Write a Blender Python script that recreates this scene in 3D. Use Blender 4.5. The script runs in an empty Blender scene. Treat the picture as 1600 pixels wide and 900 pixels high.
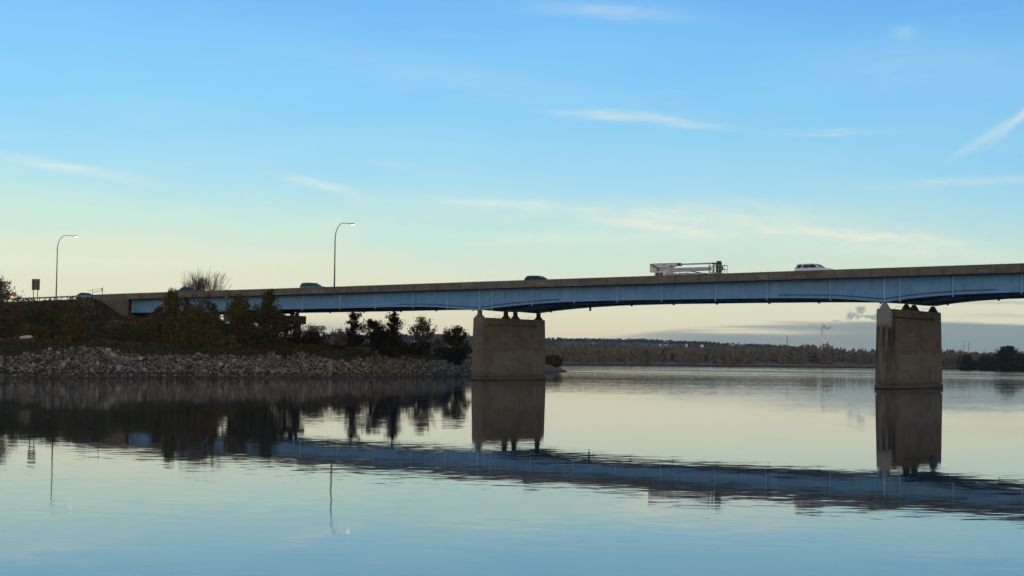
import bpy, math, random
import numpy as np
from mathutils import Vector, Matrix
PI = math.pi
R = math.radians
random.seed(7)
rng = np.random.default_rng(11)
scene = bpy.context.scene
COL = scene.collection

# ------------------------------------------------------------------ camera
FPX = 2440.0
PITCH = math.atan(114.5 / FPX)
ROLL = R(0.65)
CAMZ = 3.1
fw = Vector((0, math.cos(PITCH), math.sin(PITCH)))
r0 = Vector((1, 0, 0)); u0 = Vector((0, -math.sin(PITCH), math.cos(PITCH)))
rt = r0 * math.cos(ROLL) + u0 * math.sin(ROLL)
up = u0 * math.cos(ROLL) - r0 * math.sin(ROLL)
cam_d = bpy.data.cameras.new('camera')
cam = bpy.data.objects.new('camera', cam_d); COL.objects.link(cam)
M = Matrix((rt, up, -fw)).transposed().to_4x4(); M.translation = Vector((0, 0, CAMZ))
cam.matrix_world = M
cam_d.sensor_width = 36; cam_d.lens = 36 * FPX / 1600
cam_d.clip_start = 0.1; cam_d.clip_end = 30000
scene.camera = cam

# ------------------------------------------------------------------ sun, view
SUN_AZ = R(171)      # measured from +Y towards +X: very low, behind the camera, veiled
SUN_EL = R(5.0)
sd = bpy.data.lights.new('sun', 'SUN'); sd.energy = 0.5; sd.angle = R(14.0); sd.color = (1.0, 0.78, 0.55)
so = bpy.data.objects.new('sun', sd); COL.objects.link(so)
sdir = Vector((math.sin(SUN_AZ) * math.cos(SUN_EL), math.cos(SUN_AZ) * math.cos(SUN_EL), math.sin(SUN_EL)))
so.rotation_euler = sdir.to_track_quat('Z', 'Y').to_euler()
scene.view_settings.view_transform = 'Standard'
scene.view_settings.look = 'None'
scene.view_settings.gamma = 1
scene.view_settings.use_curve_mapping = False
scene.view_settings.exposure = 0.0
scene.cycles.max_bounces = 6
scene.cycles.volume_bounces = 0
scene.cycles.sample_clamp_indirect = 4


def lin(r, g, b):
    def c(x):
        x /= 255.0
        return x / 12.92 if x <= 0.04045 else ((x + 0.055) / 1.055) ** 2.4
    return (c(r), c(g), c(b), 1)


# ------------------------------------------------------------------ node helper
class NT:
    def __init__(s, tree):
        s.t = tree; s.n = tree.nodes; s.l = tree.links

    def new(s, typ, **kw):
        n = s.n.new(typ)
        for k, v in kw.items(): setattr(n, k, v)
        return n

    def put(s, sock, v):
        if isinstance(v, bpy.types.NodeSocket): s.l.new(v, sock)
        elif v is not None: sock.default_value = v

    def m(s, op, a, b=None, c=None, clamp=False):
        n = s.new('ShaderNodeMath', operation=op, use_clamp=clamp)
        s.put(n.inputs[0], a)
        if b is not None: s.put(n.inputs[1], b)
        if c is not None: s.put(n.inputs[2], c)
        return n.outputs[0]

    def mix(s, f, a, b, blend='MIX'):
        n = s.new('ShaderNodeMix', data_type='RGBA', blend_type=blend)
        s.put(n.inputs[0], f); s.put(n.inputs[6], a); s.put(n.inputs[7], b)
        return n.outputs[2]

    def noise(s, vec, scale, detail=4, rough=0.55, dist=0.0):
        n = s.new('ShaderNodeTexNoise')
        s.put(n.inputs['Vector'], vec)
        n.inputs['Scale'].default_value = scale; n.inputs['Detail'].default_value = detail
        n.inputs['Roughness'].default_value = rough; n.inputs['Distortion'].default_value = dist
        return n.outputs[0]

    def mapping(s, vec, scale=(1, 1, 1), loc=(0, 0, 0), rot=(0, 0, 0)):
        n = s.new('ShaderNodeMapping')
        s.put(n.inputs['Vector'], vec)
        n.inputs['Scale'].default_value = scale; n.inputs['Location'].default_value = loc
        n.inputs['Rotation'].default_value = rot
        return n.outputs[0]

    def ramp(s, f, stops, interp='LINEAR'):
        n = s.new('ShaderNodeValToRGB'); cr = n.color_ramp; cr.interpolation = interp
        while len(cr.elements) < len(stops): cr.elements.new(0.5)
        for e, (p, c) in zip(cr.elements, stops):
            e.position = p; e.color = c if len(c) == 4 else (*c, 1)
        s.put(n.inputs[0], f)
        return n.outputs[0]

    def mr(s, v, a, b, c=0.0, d=1.0, smooth=False):
        n = s.new('ShaderNodeMapRange')
        if smooth: n.interpolation_type = 'SMOOTHSTEP'
        s.put(n.inputs[0], v)
        for i, x in enumerate((a, b, c, d)): n.inputs[i + 1].default_value = x
        return n.outputs[0]


# ------------------------------------------------------------------ world
world = bpy.data.worlds.new('World'); scene.world = world; world.use_nodes = True
W = NT(world.node_tree); W.n.clear()
sky = W.new('ShaderNodeTexSky'); sky.sky_type = 'NISHITA'; sky.sun_disc = False
sky.sun_elevation = SUN_EL; sky.sun_rotation = SUN_AZ
sky.air_density = 1.0; sky.dust_density = 1.2; sky.ozone_density = 1.5
tc = W.new('ShaderNodeTexCoord')
sep = W.new('ShaderNodeSeparateXYZ'); W.l.new(tc.outputs['Generated'], sep.inputs[0])
az = W.m('ARCTAN2', sep.outputs[0], sep.outputs[1])
el = W.m('ARCSINE', sep.outputs[2])
ela = W.m('ABSOLUTE', el)
# slow tilt of the colour bands and soft noise
cmb = W.new('ShaderNodeCombineXYZ'); W.l.new(az, cmb.inputs[0]); W.l.new(el, cmb.inputs[1])
uv = cmb.outputs[0]
n1 = W.noise(W.mapping(uv, (3, 16, 1), rot=(0, 0, R(4))), 1.6, 5, 0.55, 0.6)
n2 = W.noise(W.mapping(uv, (9, 70, 1), rot=(0, 0, R(3))), 1.3, 6, 0.6, 0.8)
n3 = W.noise(W.mapping(uv, (24, 90, 1)), 1.5, 6, 0.6, 0.5)
elp = W.m('ADD', W.m('ADD', ela, W.m('MULTIPLY', az, 0.035)), W.m('MULTIPLY', W.m('SUBTRACT', n1, 0.5), 0.05))
grad = W.ramp(W.m('DIVIDE', elp, 1.0), [
    (0.0, lin(226, 215, 190)), (0.022, lin(232, 226, 199)), (0.05, lin(222, 229, 207)),
    (0.078, lin(192, 228, 222)), (0.112, lin(160, 217, 241)), (0.15, lin(135, 206, 247)),
    (0.19, lin(120, 196, 249)), (0.235, lin(100, 178, 244)), (0.5, lin(92, 142, 200)), (1.0, lin(70, 100, 145))])
band = None


def gauss(a0, e0, sa, se, tilt=0.0, warp=0.012):
    """soft elliptical patch of sky at azimuth a0 and elevation e0 (radians)"""
    wn = W.m('MULTIPLY', W.m('SUBTRACT', n2, 0.5), warp)
    da = W.m('SUBTRACT', az, a0)
    de = W.m('SUBTRACT', W.m('ADD', el, wn), e0)
    x = W.m('ADD', W.m('MULTIPLY', da, math.cos(tilt)), W.m('MULTIPLY', de, math.sin(tilt)))
    y = W.m('SUBTRACT', W.m('MULTIPLY', de, math.cos(tilt)), W.m('MULTIPLY', da, math.sin(tilt)))
    q = W.m('ADD', W.m('POWER', W.m('ABSOLUTE', W.m('DIVIDE', x, sa)), 2.0), W.m('POWER', W.m('ABSOLUTE', W.m('DIVIDE', y, se)), 2.0))
    return W.m('EXPONENT', W.m('MULTIPLY', q, -1.0))


def pix(x, y):
    return (x - 800) / FPX, (564.5 + 0.0113 * (x - 800) - y) / FPX


wisps = [  # x, y, half width, half height (photo pixels), tilt deg, strength
    (950, 184, 75, 7, -3, .34), (1080, 196, 60, 6, -8, .20), (1290, 216, 80, 4, 0, .20), (940, 22, 110, 12, -4, .20),
    (1400, 70, 16, 9, 0, .16), (500, 292, 70, 7, -12, .32), (610, 258, 35, 6, -5, .12), (120, 275, 110, 8, -8, .30),
    (780, 318, 120, 9, -3, .26), (1130, 325, 140, 16, -2, .18), (1050, 358, 75, 7, -8, .60), (1350, 376, 150, 8, -4, .50), (1090, 345, 260, 14, -4, .22), (1440, 400, 160, 9, -3, .3), (900, 372, 180, 9, 0, .25), (140, 415, 200, 10, 2, .25),
    (1500, 296, 130, 7, 2, .22), (250, 390, 240, 10, -2, .14), (1420, 120, 200, 40, 0, .07), (1200, 370, 60, 5, -5, .2), (1180, 365, 480, 45, -2, .16), (300, 340, 420, 40, -4, .10), (700, 120, 300, 26, -8, .07),
]
tot = None
for (x, y, a, b, t, s_) in wisps:
    a0, e0 = pix(x, y)
    g = W.m('MULTIPLY', gauss(a0, e0, a / FPX, b / FPX, R(t)), s_ * 1.5)
    tot = g if tot is None else W.m('ADD', tot, g)
tot = W.m('MULTIPLY', tot, W.mr(n3, 0.25, 0.75, 0.25, 1.4))
# general faint cirrus all round the sky
cir = W.m('MULTIPLY', W.mr(n2, 0.52, 0.8, 0.0, 0.22), W.mr(n1, 0.4, 0.7, 0.0, 1.0))
cir = W.m('MULTIPLY', cir, W.mr(ela, 0.0, 0.35, 1.0, 0.4))
tot = W.m('ADD', tot, cir)
# contrail rising to the right edge
for (x, y, a, b, t, s_) in ((1600, 176, 75, 5, 42, .5), (1528, 226, 62, 7, 31, .3), (1606, 165, 30, 3, 42, .35)):
    a0, e0 = pix(x, y)
    tot = W.m('ADD', tot, W.m('MULTIPLY', gauss(a0, e0, a / FPX, b / FPX, R(t), 0.004), s_))
tot = W.m('MINIMUM', tot, 1.0)
c1 = W.mix(tot, grad, lin(236, 240, 224))
# blue grey stratus bank low over the horizon, thicker to the right
edge = W.mr(az, -0.02, 0.19, 0.012, 0.0265, True)
edge = W.m('ADD', edge, W.m('MULTIPLY', W.m('SUBTRACT', n1, 0.5), 0.010))
bk = W.m('SUBTRACT', edge, ela)
bank = W.mr(bk, -0.0016, 0.0012, 0.0, 1.0, True)
bank = W.m('MULTIPLY', bank, W.mr(az, 0.02, 0.13, 0.10, 1.0, True))
gap = None
for (x, y, a, b) in ((1150, 506, 110, 3.2), (1160, 519, 105, 3.6), (1120, 513, 70, 2)):
    a0, e0 = pix(x, y); g = gauss(a0, e0, a / FPX, b / FPX, 0, 0.003)
    gap = g if gap is None else W.m('ADD', gap, g)
bank = W.m('MULTIPLY', bank, W.m('SUBTRACT', 1.0, W.m('MINIMUM', gap, 0.95)), clamp=True)
# second small bank on the left, and streaks above the bank
for (x, y, a, b, s_) in ((500, 520, 90, 14, .55), (1560, 478, 110, 2.5, .45), (1540, 498, 60, 3, .3), (1300, 474, 60, 3, .15)):
    a0, e0 = pix(x, y)
    g = W.m('MULTIPLY', gauss(a0, e0, a / FPX, b / FPX, 0, 0.008), s_)
    bank = W.m('MAXIMUM', bank, g)
puff = None
for (x, y, a, b) in ((1326, 495, 17, 9), (1334, 488, 9, 7), (1361, 498, 14, 8), (1346, 497, 18, 4), (1300, 503, 9, 3)):
    a0, e0 = pix(x, y); g = gauss(a0, e0, a / FPX, b / FPX, 0, 0.006)
    puff = g if puff is None else W.m('MAXIMUM', puff, g)
n4 = W.noise(W.mapping(uv, (150, 150, 1)), 1.4, 5, 0.6, 0.4)
puff = W.mr(W.m('ADD', puff, W.m('MULTIPLY', W.m('SUBTRACT', n4, 0.5), 2.2)), 0.40, 0.95, 0, 0.9, True)
pg_a, pg_e = pix(1333, 495)
puff = W.m('MULTIPLY', puff, W.mr(gauss(pg_a, pg_e, 50 / FPX, 16 / FPX, 0, 0.0), 0.25, 0.5, 0, 1, True))
bank = W.m('MAXIMUM', bank, puff)
bankc = W.mix(W.mr(az, 0.2, 0.36), lin(140, 159, 167), lin(128, 158, 168))
c2 = W.mix(bank, c1, bankc)
# brighter towards the left
bright = W.mr(az, -0.5, 0.5, 1.05, 0.93)
c3 = W.mix(1.0, c2, bright, 'MULTIPLY')
# warm glow added to the low sky behind the camera, lights the near faces
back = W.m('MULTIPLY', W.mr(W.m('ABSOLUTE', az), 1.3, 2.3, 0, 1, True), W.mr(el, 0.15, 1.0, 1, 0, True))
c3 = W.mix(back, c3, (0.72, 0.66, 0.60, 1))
nis = W.mix(1.0, sky.outputs[0], (3.2, 3.2, 3.2, 1), 'MULTIPLY')
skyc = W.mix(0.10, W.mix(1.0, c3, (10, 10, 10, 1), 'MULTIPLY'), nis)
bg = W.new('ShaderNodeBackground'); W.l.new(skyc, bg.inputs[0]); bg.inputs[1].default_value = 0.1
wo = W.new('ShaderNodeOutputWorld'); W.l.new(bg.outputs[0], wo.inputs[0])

# ------------------------------------------------------------------ materials
MATS = {}


def mat(name, c1, c2=None, scale=1.0, rough=0.85, metal=0.0, vec='Object', detail=6, bump=0.0, spec=0.3, stretch=(1, 1, 1), fn=None):
    if name in MATS: return MATS[name]
    m = bpy.data.materials.new(name); m.use_nodes = True
    T = NT(m.node_tree); b = T.n['Principled BSDF']
    t = T.new('ShaderNodeTexCoord'); v = T.mapping(t.outputs[vec], stretch)
    c1 = (*c1, 1); c2 = (*(c2 or tuple(x * 0.75 for x in c1[:3])), 1)
    n = T.noise(v, scale, detail, 0.6)
    col = T.mix(T.mr(n, 0.32, 0.68), c1, c2)
    if fn: col = fn(T, t, col, b) or col
    T.put(b.inputs['Base Color'], col)
    b.inputs['Roughness'].default_value = rough; b.inputs['Metallic'].default_value = metal
    b.inputs['Specular IOR Level'].default_value = spec
    if bump:
        bn = T.new('ShaderNodeBump'); bn.inputs['Strength'].default_value = 0.6; bn.inputs['Distance'].default_value = bump
        T.put(bn.inputs['Height'], T.noise(v, scale * 4, 5, 0.6)); T.l.new(bn.outputs[0], b.inputs['Normal'])
    MATS[name] = m
    return m


def leafmat(name, c1, c2, c3=None):
    if name in MATS: return MATS[name]
    m = bpy.data.materials.new(name); m.use_nodes = True
    T = NT(m.node_tree); b = T.n['Principled BSDF']
    g = T.new('ShaderNodeNewGeometry'); t = T.new('ShaderNodeTexCoord')
    n = T.noise(t.outputs['Object'], 0.7, 3)
    f = T.m('ADD', T.m('MULTIPLY', g.outputs['Random Per Island'], 0.5), T.m('MULTIPLY', T.mr(n, 0.3, 0.7), 0.5))
    col = T.ramp(f, [(0.0, c1), (0.6, c2), (1.0, c3 or c2)])
    T.put(b.inputs['Base Color'], col); b.inputs['Roughness'].default_value = 0.8
    b.inputs['Specular IOR Level'].default_value = 0.1
    MATS[name] = m
    return m


def stain(T, t, col, b):
    """vertical run-down stains and blotches of old concrete"""
    o = t.outputs['Object']
    st = T.noise(T.mapping(o, (1.6, 1.6, 0.16)), 1.0, 5, 0.65)
    col = T.mix(T.mr(st, 0.50, 0.78, 0, 0.45), col, (0.065, 0.052, 0.040, 1))
    bl = T.noise(T.mapping(o, (0.25, 0.25, 0.35)), 1.0, 3, 0.5)
    col = T.mix(T.mr(bl, 0.5, 0.66, 0, 0.5), col, (0.17, 0.158, 0.136, 1))
    b3 = T.noise(T.mapping(o, (0.5, 0.5, 0.8), (7, 3, 1)), 1.0, 6, 0.7)
    col = T.mix(T.mr(b3, 0.48, 0.64, 0, 0.75), col, (0.085, 0.072, 0.055, 1))
    return col


def pier_fn(T, t, col, b):
    col = stain(T, t, col, b)
    sp = T.new('ShaderNodeSeparateXYZ'); T.l.new(t.outputs['Object'], sp.inputs[0])
    z = sp.outputs[2]
    # horizontal lift joints
    fr = T.m('ABSOLUTE', T.m('SUBTRACT', T.m('FRACT', T.m('DIVIDE', z, 4.6)), 0.1))
    col = T.mix(T.mr(fr, 0.0, 0.012, 0.55, 0.0), col, (0.04, 0.033, 0.027, 1))
    # rectangular repair patches of paler concrete
    w = sp.outputs[1]
    for (a0, a1, b0, b1, k) in ((3.2, 9.6, 2.5, 4.6, .35), (5.0, 7.0, 6.3, 7.6, .30), (13.3, 14.4, 1.0, 3.1, .4), (2.2, 4.0, 1.4, 2.0, .2)):
        m_ = T.m('MULTIPLY', T.m('MULTIPLY', T.m('GREATER_THAN', w, a0), T.m('LESS_THAN', w, a1)), T.m('MULTIPLY', T.m('GREATER_THAN', z, b0), T.m('LESS_THAN', z, b1)))
        col = T.mix(T.m('MULTIPLY', m_, k), col, (0.19, 0.18, 0.155, 1))
    # wet, algae dark foot
    col = T.mix(T.mr(T.m('ADD', z, T.m('MULTIPLY', T.noise(T.mapping(t.outputs['Object'], (1.2, 1.2, .1)), 1.0, 3), 0.9)), 0.5, 2.3, 0.55, 0.0), col, (0.05, 0.042, 0.032, 1))
    # form board lines, dark water mark and pale mineral line at the foot
    fb_ = T.m('ABSOLUTE', T.m('SUBTRACT', T.m('FRACT', T.m('DIVIDE', w, 2.43)), 0.5))
    col = T.mix(T.mr(fb_, 0.0, 0.012, 0.35, 0.0), col, (0.06, 0.05, 0.04, 1))
    col = T.mix(T.mr(z, 0.10, 0.17, 0.9, 0.0), col, (0.012, 0.011, 0.010, 1))
    return col


def pier2_fn(T, t, col, b):
    col = pier_fn(T, t, col, b)
    o = t.outputs['Object']
    sp = T.new('ShaderNodeSeparateXYZ'); T.l.new(o, sp.inputs[0])
    w, z = sp.outputs[1], sp.outputs[2]
    sn = T.noise(T.mapping(o, (2.4, 2.4, 0.12)), 1.0, 4, 0.6)
    # whitish wash below the first bearing and black runs under it
    wash = T.m('MULTIPLY', T.mr(w, 0.6, 1.5, 1, 0, True), T.mr(T.m('ADD', z, T.m('MULTIPLY', sn, 2.2)), 9.0, 9.9, 0, 1, True))
    col = T.mix(T.m('MULTIPLY', wash, 0.6), col, (0.22, 0.23, 0.22, 1))
    runs = T.m('MULTIPLY', T.mr(w, 1.2, 2.6, 1, 0, True), T.m('MULTIPLY', T.mr(sn, 0.40, 0.52), T.mr(z, 1.5, 8.4, .35, 1)))
    runs = T.m('MULTIPLY', runs, T.m('SUBTRACT', 1.0, wash))
    col = T.mix(T.m('MULTIPLY', runs, 0.95), col, (0.014, 0.018, 0.016, 1))
    return col


def parapet_fn(T, t, col, b):
    o = t.outputs['Object']
    sp = T.new('ShaderNodeSeparateXYZ'); T.l.new(o, sp.inputs[0])
    st = T.noise(T.mapping(o, (1.1, 1.0, 0.3)), 1.0, 6, 0.7)
    col = T.mix(T.mr(st, 0.47, 0.66, 0, 0.75), col, (0.060, 0.062, 0.050, 1))
    ls = T.noise(T.mapping(o, (0.35, 1.0, 2.2)), 1.0, 4, 0.6)
    col = T.mix(T.mr(ls, 0.52, 0.68, 0, 0.45), col, (0.27, 0.25, 0.21, 1))
    sp2 = T.noise(T.mapping(o, (1.4, 1, 4)), 1.5, 3, 0.7)
    low = T.mr(sp.outputs[2], 14.55, 14.95, 1, 0)
    col = T.mix(T.m('MULTIPLY', T.m('MULTIPLY', T.mr(sp2, 0.58, 0.66), low), 0.7), col, (0.42, 0.38, 0.31, 1))
    fr = T.m('ABSOLUTE', T.m('SUBTRACT', T.m('FRACT', T.m('DIVIDE', sp.outputs[0], 5.1)), 0.5))
    col = T.mix(T.mr(fr, 0.0, 0.018, 0.8, 0.0), col, (0.04, 0.036, 0.03, 1))
    return col


def girder_fn(T, t, col, b):
    o = t.outputs['Object']
    sp = T.new('ShaderNodeSeparateXYZ'); T.l.new(o, sp.inputs[0])
    sn = T.noise(T.mapping(o, (1.5, 1, 0.25)), 1.0, 5, 0.7)
    col = T.mix(T.mr(sn, 0.50, 0.72, 0, 0.55), col, (0.075, 0.15, 0.22, 1))
    bl = T.noise(T.mapping(o, (0.22, 1, 0.6)), 1.0, 5, 0.65)
    col = T.mix(T.mr(bl, 0.52, 0.70, 0, 0.35), col, (0.20, 0.33, 0.46, 1))
    sp_ = T.noise(T.mapping(o, (1.2, 1, 1.2)), 2.2, 3, 0.7)
    col = T.mix(T.mr(sp_, 0.68, 0.72, 0, 0.6), col, (0.10, 0.075, 0.055, 1))
    rn = T.noise(T.mapping(o, (0.5, 1, 6)), 1.0, 4, 0.7)
    rust = T.m('MULTIPLY', T.mr(rn, 0.6, 0.7), T.mr(sp.outputs[2], 13.9, 14.3, 0, 1))
    col = T.mix(T.m('MULTIPLY', rust, 0.35), col, (0.20, 0.17, 0.13, 1))
    return col


CONC = mat('old_concrete', (0.150, 0.127, 0.090), (0.112, 0.094, 0.067), 0.5, 0.95, bump=0.02, fn=pier_fn)
CONC2 = mat('stained_concrete', (0.155, 0.132, 0.098), (0.112, 0.095, 0.070), 0.5, 0.95, bump=0.02, fn=pier2_fn)
CONCP = mat('parapet_concrete', (0.15, 0.132, 0.105), (0.118, 0.104, 0.083), 0.8, 0.95, fn=parapet_fn)
CONCA = mat('abutment_concrete', (0.125, 0.104, 0.078), (0.09, 0.075, 0.058), 0.8, 0.95, fn=stain)
BLUE = mat('blue_girder_paint', (0.125, 0.300, 0.53), (0.105, 0.265, 0.47), 0.35, 0.55, fn=girder_fn)
BLUEL = mat('pale_blue_paint', (0.28, 0.46, 0.64), (0.22, 0.40, 0.58), 1.5, 0.6)
SPL = mat('splice_paint', (0.15, 0.33, 0.55), (0.13, 0.30, 0.50), 1.0, 0.6)
BLUED = mat('shaded_blue_paint', (0.035, 0.075, 0.12), (0.03, 0.06, 0.10), 1.5, 0.8)  # girder blue darkened, the haunch stiffener's shade line put into its colour
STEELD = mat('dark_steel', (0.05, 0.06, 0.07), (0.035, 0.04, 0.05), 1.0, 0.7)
ASPH = mat('asphalt', (0.06, 0.06, 0.06), (0.045, 0.045, 0.045), 2.0, 0.95)
GALV = mat('galvanised_steel', (0.30, 0.29, 0.27), (0.22, 0.21, 0.20), 3.0, 0.55, 0.3)
BARK = mat('bark', (0.07, 0.055, 0.04), (0.04, 0.03, 0.024), 3.0, 0.95)
TWIG = mat('twig', (0.11, 0.085, 0.06), (0.07, 0.055, 0.04), 3.0, 0.95)

BEARN = mat('weathered_bearing', (0.085, 0.115, 0.135), (0.06, 0.075, 0.085), 1.5, 0.7)
BEARP = mat('pale_bearing', (0.21, 0.24, 0.25), (0.15, 0.18, 0.20), 1.5, 0.7)

# ------------------------------------------------------------------ mesh helpers


def tagit(o, label=None, cat=None, group=None, kind=None):
    if label: o['label'] = label
    if cat: o['category'] = cat
    if group: o['group'] = group
    if kind: o['kind'] = kind
    return o


def empty(name, loc=(0, 0, 0), rz=0.0, label=None, cat=None, group=None):
    o = bpy.data.objects.new(name, None); COL.objects.link(o); o.location = loc; o.rotation_euler = (0, 0, rz)
    o.empty_display_size = 0.5
    return tagit(o, label, cat, group)


def link(name, me, m, parent=None, smooth=False):
    o = bpy.data.objects.new(name, me); COL.objects.link(o)
    if m and not me.materials: me.materials.append(m)
    if parent: o.parent = parent
    if smooth: me.shade_smooth()
    return o


class MB:
    def __init__(s): s.v = []; s.f = []

    def add(s, vs, fs):
        k = len(s.v); s.v += [tuple(v) for v in vs]; s.f += [tuple(i + k for i in f) for f in fs]
        return s

    def box(s, x0, x1, y0, y1, z0, z1):
        vs = [(x0, y0, z0), (x1, y0, z0), (x1, y1, z0), (x0, y1, z0), (x0, y0, z1), (x1, y0, z1), (x1, y1, z1), (x0, y1, z1)]
        return s.add(vs, [(0, 3, 2, 1), (4, 5, 6, 7), (0, 1, 5, 4), (1, 2, 6, 5), (2, 3, 7, 6), (3, 0, 4, 7)])

    def hexa(s, lo, hi):
        """two quads (4 points each, same winding) joined"""
        return s.add(list(lo) + list(hi), [(0, 3, 2, 1), (4, 5, 6, 7), (0, 1, 5, 4), (1, 2, 6, 5), (2, 3, 7, 6), (3, 0, 4, 7)])

    def bar(s, a, b, w, h=None):
        a = Vector(a); b = Vector(b); h = h or w; d = (b - a).normalized()
        ref = Vector((0, 0, 1)) if abs(d.z) < 0.95 else Vector((1, 0, 0))
        x = d.cross(ref).normalized() * w / 2; y = x.normalized().cross(d) * h / 2
        return s.hexa([a - x - y, a + x - y, a + x + y, a - x + y], [b - x - y, b + x - y, b + x + y, b - x + y])

    def tube(s, pts, rads, n=8, cap=True):
        pts = [Vector(p) for p in pts]
        if not hasattr(rads, '__len__'): rads = [rads] * len(pts)
        k = len(s.v); prev = None
        for i, p in enumerate(pts):
            d = (pts[min(i + 1, len(pts) - 1)] - pts[max(i - 1, 0)]).normalized()
            ref = prev if prev is not None else (Vector((1, 0, 0)) if abs(d.x) < 0.9 else Vector((0, 1, 0)))
            x = (ref - d * ref.dot(d)).normalized(); prev = x; y = d.cross(x)
            for j in range(n):
                a = 2 * PI * j / n
                s.v.append(tuple(p + (x * math.cos(a) + y * math.sin(a)) * rads[i]))
        for i in range(len(pts) - 1):
            for j in range(n):
                a = k + i * n + j; b = k + i * n + (j + 1) % n
                s.f.append((a, b, b + n, a + n))
        if cap:
            s.f.append(tuple(k + j for j in range(n))[::-1]); s.f.append(tuple(k + (len(pts) - 1) * n + j for j in range(n)))
        return s

    def prism(s, prof, axis, a, b):
        """extrude a closed 2D profile along an axis. prof in the two other coordinates"""
        def mk(p, t):
            return {'x': (t, p[0], p[1]), 'y': (p[0], t, p[1]), 'z': (p[0], p[1], t)}[axis]
        n = len(prof)
        vs = [mk(p, a) for p in prof] + [mk(p, b) for p in prof]
        fs = [tuple(range(n))[::-1], tuple(range(n, 2 * n))] + [(i, (i + 1) % n, (i + 1) % n + n, i + n) for i in range(n)]
        return s.add(vs, fs)

    def mesh(s, name):
        me = bpy.data.meshes.new(name); me.from_pydata(s.v, [], s.f); me.validate(); me.update()
        import bmesh
        bm = bmesh.new(); bm.from_mesh(me); bmesh.ops.recalc_face_normals(bm, faces=bm.faces); bm.to_mesh(me); bm.free()
        return me

    def build(s, name, m, parent=None, smooth=False, bevel=0.0):
        o = link(name, s.mesh(name), m, parent, smooth)
        if bevel:
            md = o.modifiers.new('bevel', 'BEVEL'); md.width = bevel; md.segments = 2; md.limit_method = 'ANGLE'
        return o


def np_mesh(name, V, F):
    """V (n,3) float, F (m,k) int"""
    me = bpy.data.meshes.new(name)
    k = F.shape[1]
    me.vertices.add(len(V)); me.vertices.foreach_set('co', V.astype(np.float32).ravel())
    me.loops.add(F.size); me.loops.foreach_set('vertex_index', F.astype(np.int32).ravel())
    me.polygons.add(len(F)); me.polygons.foreach_set('loop_start', (np.arange(len(F)) * k).astype(np.int32))
    me.polygons.foreach_set('loop_total', np.full(len(F), k, np.int32))
    me.update(calc_edges=True); me.validate()
    return me


def copy_tree(o, parent=None):
    c = o.copy(); COL.objects.link(c)
    if parent is not None: c.parent = parent
    for ch in [x for x in bpy.data.objects if x.parent == o]: copy_tree(ch, c)
    return c


def ray(px, py):
    return fw + rt * ((px - 800) / FPX) + up * ((450 - py) / FPX)


def at(px, py, Y):
    q = ray(px, py)
    return Vector((0, 0, CAMZ)) + q * (Y / q.y)


# ------------------------------------------------------------------ bridge frame of reference
U = Vector((0.782, -0.623, 0)).normalized(); V_ = Vector((-U.y, U.x, 0))
BO = Vector((-5.563, 250.654, 0)); BROT = math.atan2(U.y, U.x)


def loc(s, w, z=0.0): return BO + U * s + V_ * w + Vector((0, 0, z))


def top_z(s): return float(np.interp(s, [-600, -130, -88, -31, 0, 34, 63, 90, 160], [14.6, 15.2, 15.50, 15.62, 15.74, 15.84, 15.94, 16.03, 16.1]))


def road_z(s): return top_z(s) - 0.82


# ------------------------------------------------------------------ terrain
SHORE = [(-330, 190), (-200, 196), (-110, 206), (-70.7, 216.3), (-55.8, 227.8), (-39.8, 244.5), (-22.2, 273), (-8.6, 306), (4.5, 372), (17.0, 482), (17.5, 496),
         (8, 520), (-30, 640), (-120, 900), (-260, 1100), (57, 1450), (150, 1600), (261, 1740), (400, 1840), (452, 1760), (452, 1480), (375, 1150), (400, 1000), (520, 800), (700, 640), (1200, 500),
         (6000, 400)]
POLY = np.array(SHORE + [(6000, 7000), (-6000, 7000), (-6000, 150)], float)
SEG_A = np.array(SHORE[:-1], float); SEG_B = np.array(SHORE[1:], float)


def inside(P):
    x, y = P[:, 0], P[:, 1]; r = np.zeros(len(P), bool); n = len(POLY)
    for i in range(n):
        x1, y1 = POLY[i]; x2, y2 = POLY[(i + 1) % n]
        c = (y1 > y) != (y2 > y)
        with np.errstate(divide='ignore', invalid='ignore'):
            r ^= c & (x < (x2 - x1) * (y - y1) / (y2 - y1 + 1e-12) + x1)
    return r


def shore_d(P):
    d = np.full(len(P), 1e9)
    for a, b in zip(SEG_A, SEG_B):
        ab = b - a; t = np.clip(((P - a) @ ab) / (ab @ ab), 0, 1)
        q = a + t[:, None] * ab; d = np.minimum(d, np.hypot(*(P - q).T))
    return np.where(inside(P), d, -d)


def vnoise(P, sc, seed=0):
    rs = np.random.default_rng(seed); out = np.zeros(len(P))
    for k in range(7):
        a = rs.uniform(0, 2 * PI); fq = sc * rs.uniform(0.5, 2.2)
        out += np.sin((P[:, 0] * math.cos(a) + P[:, 1] * math.sin(a)) * fq + rs.uniform(0, 6.28)) / 3.0
    return out


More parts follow.
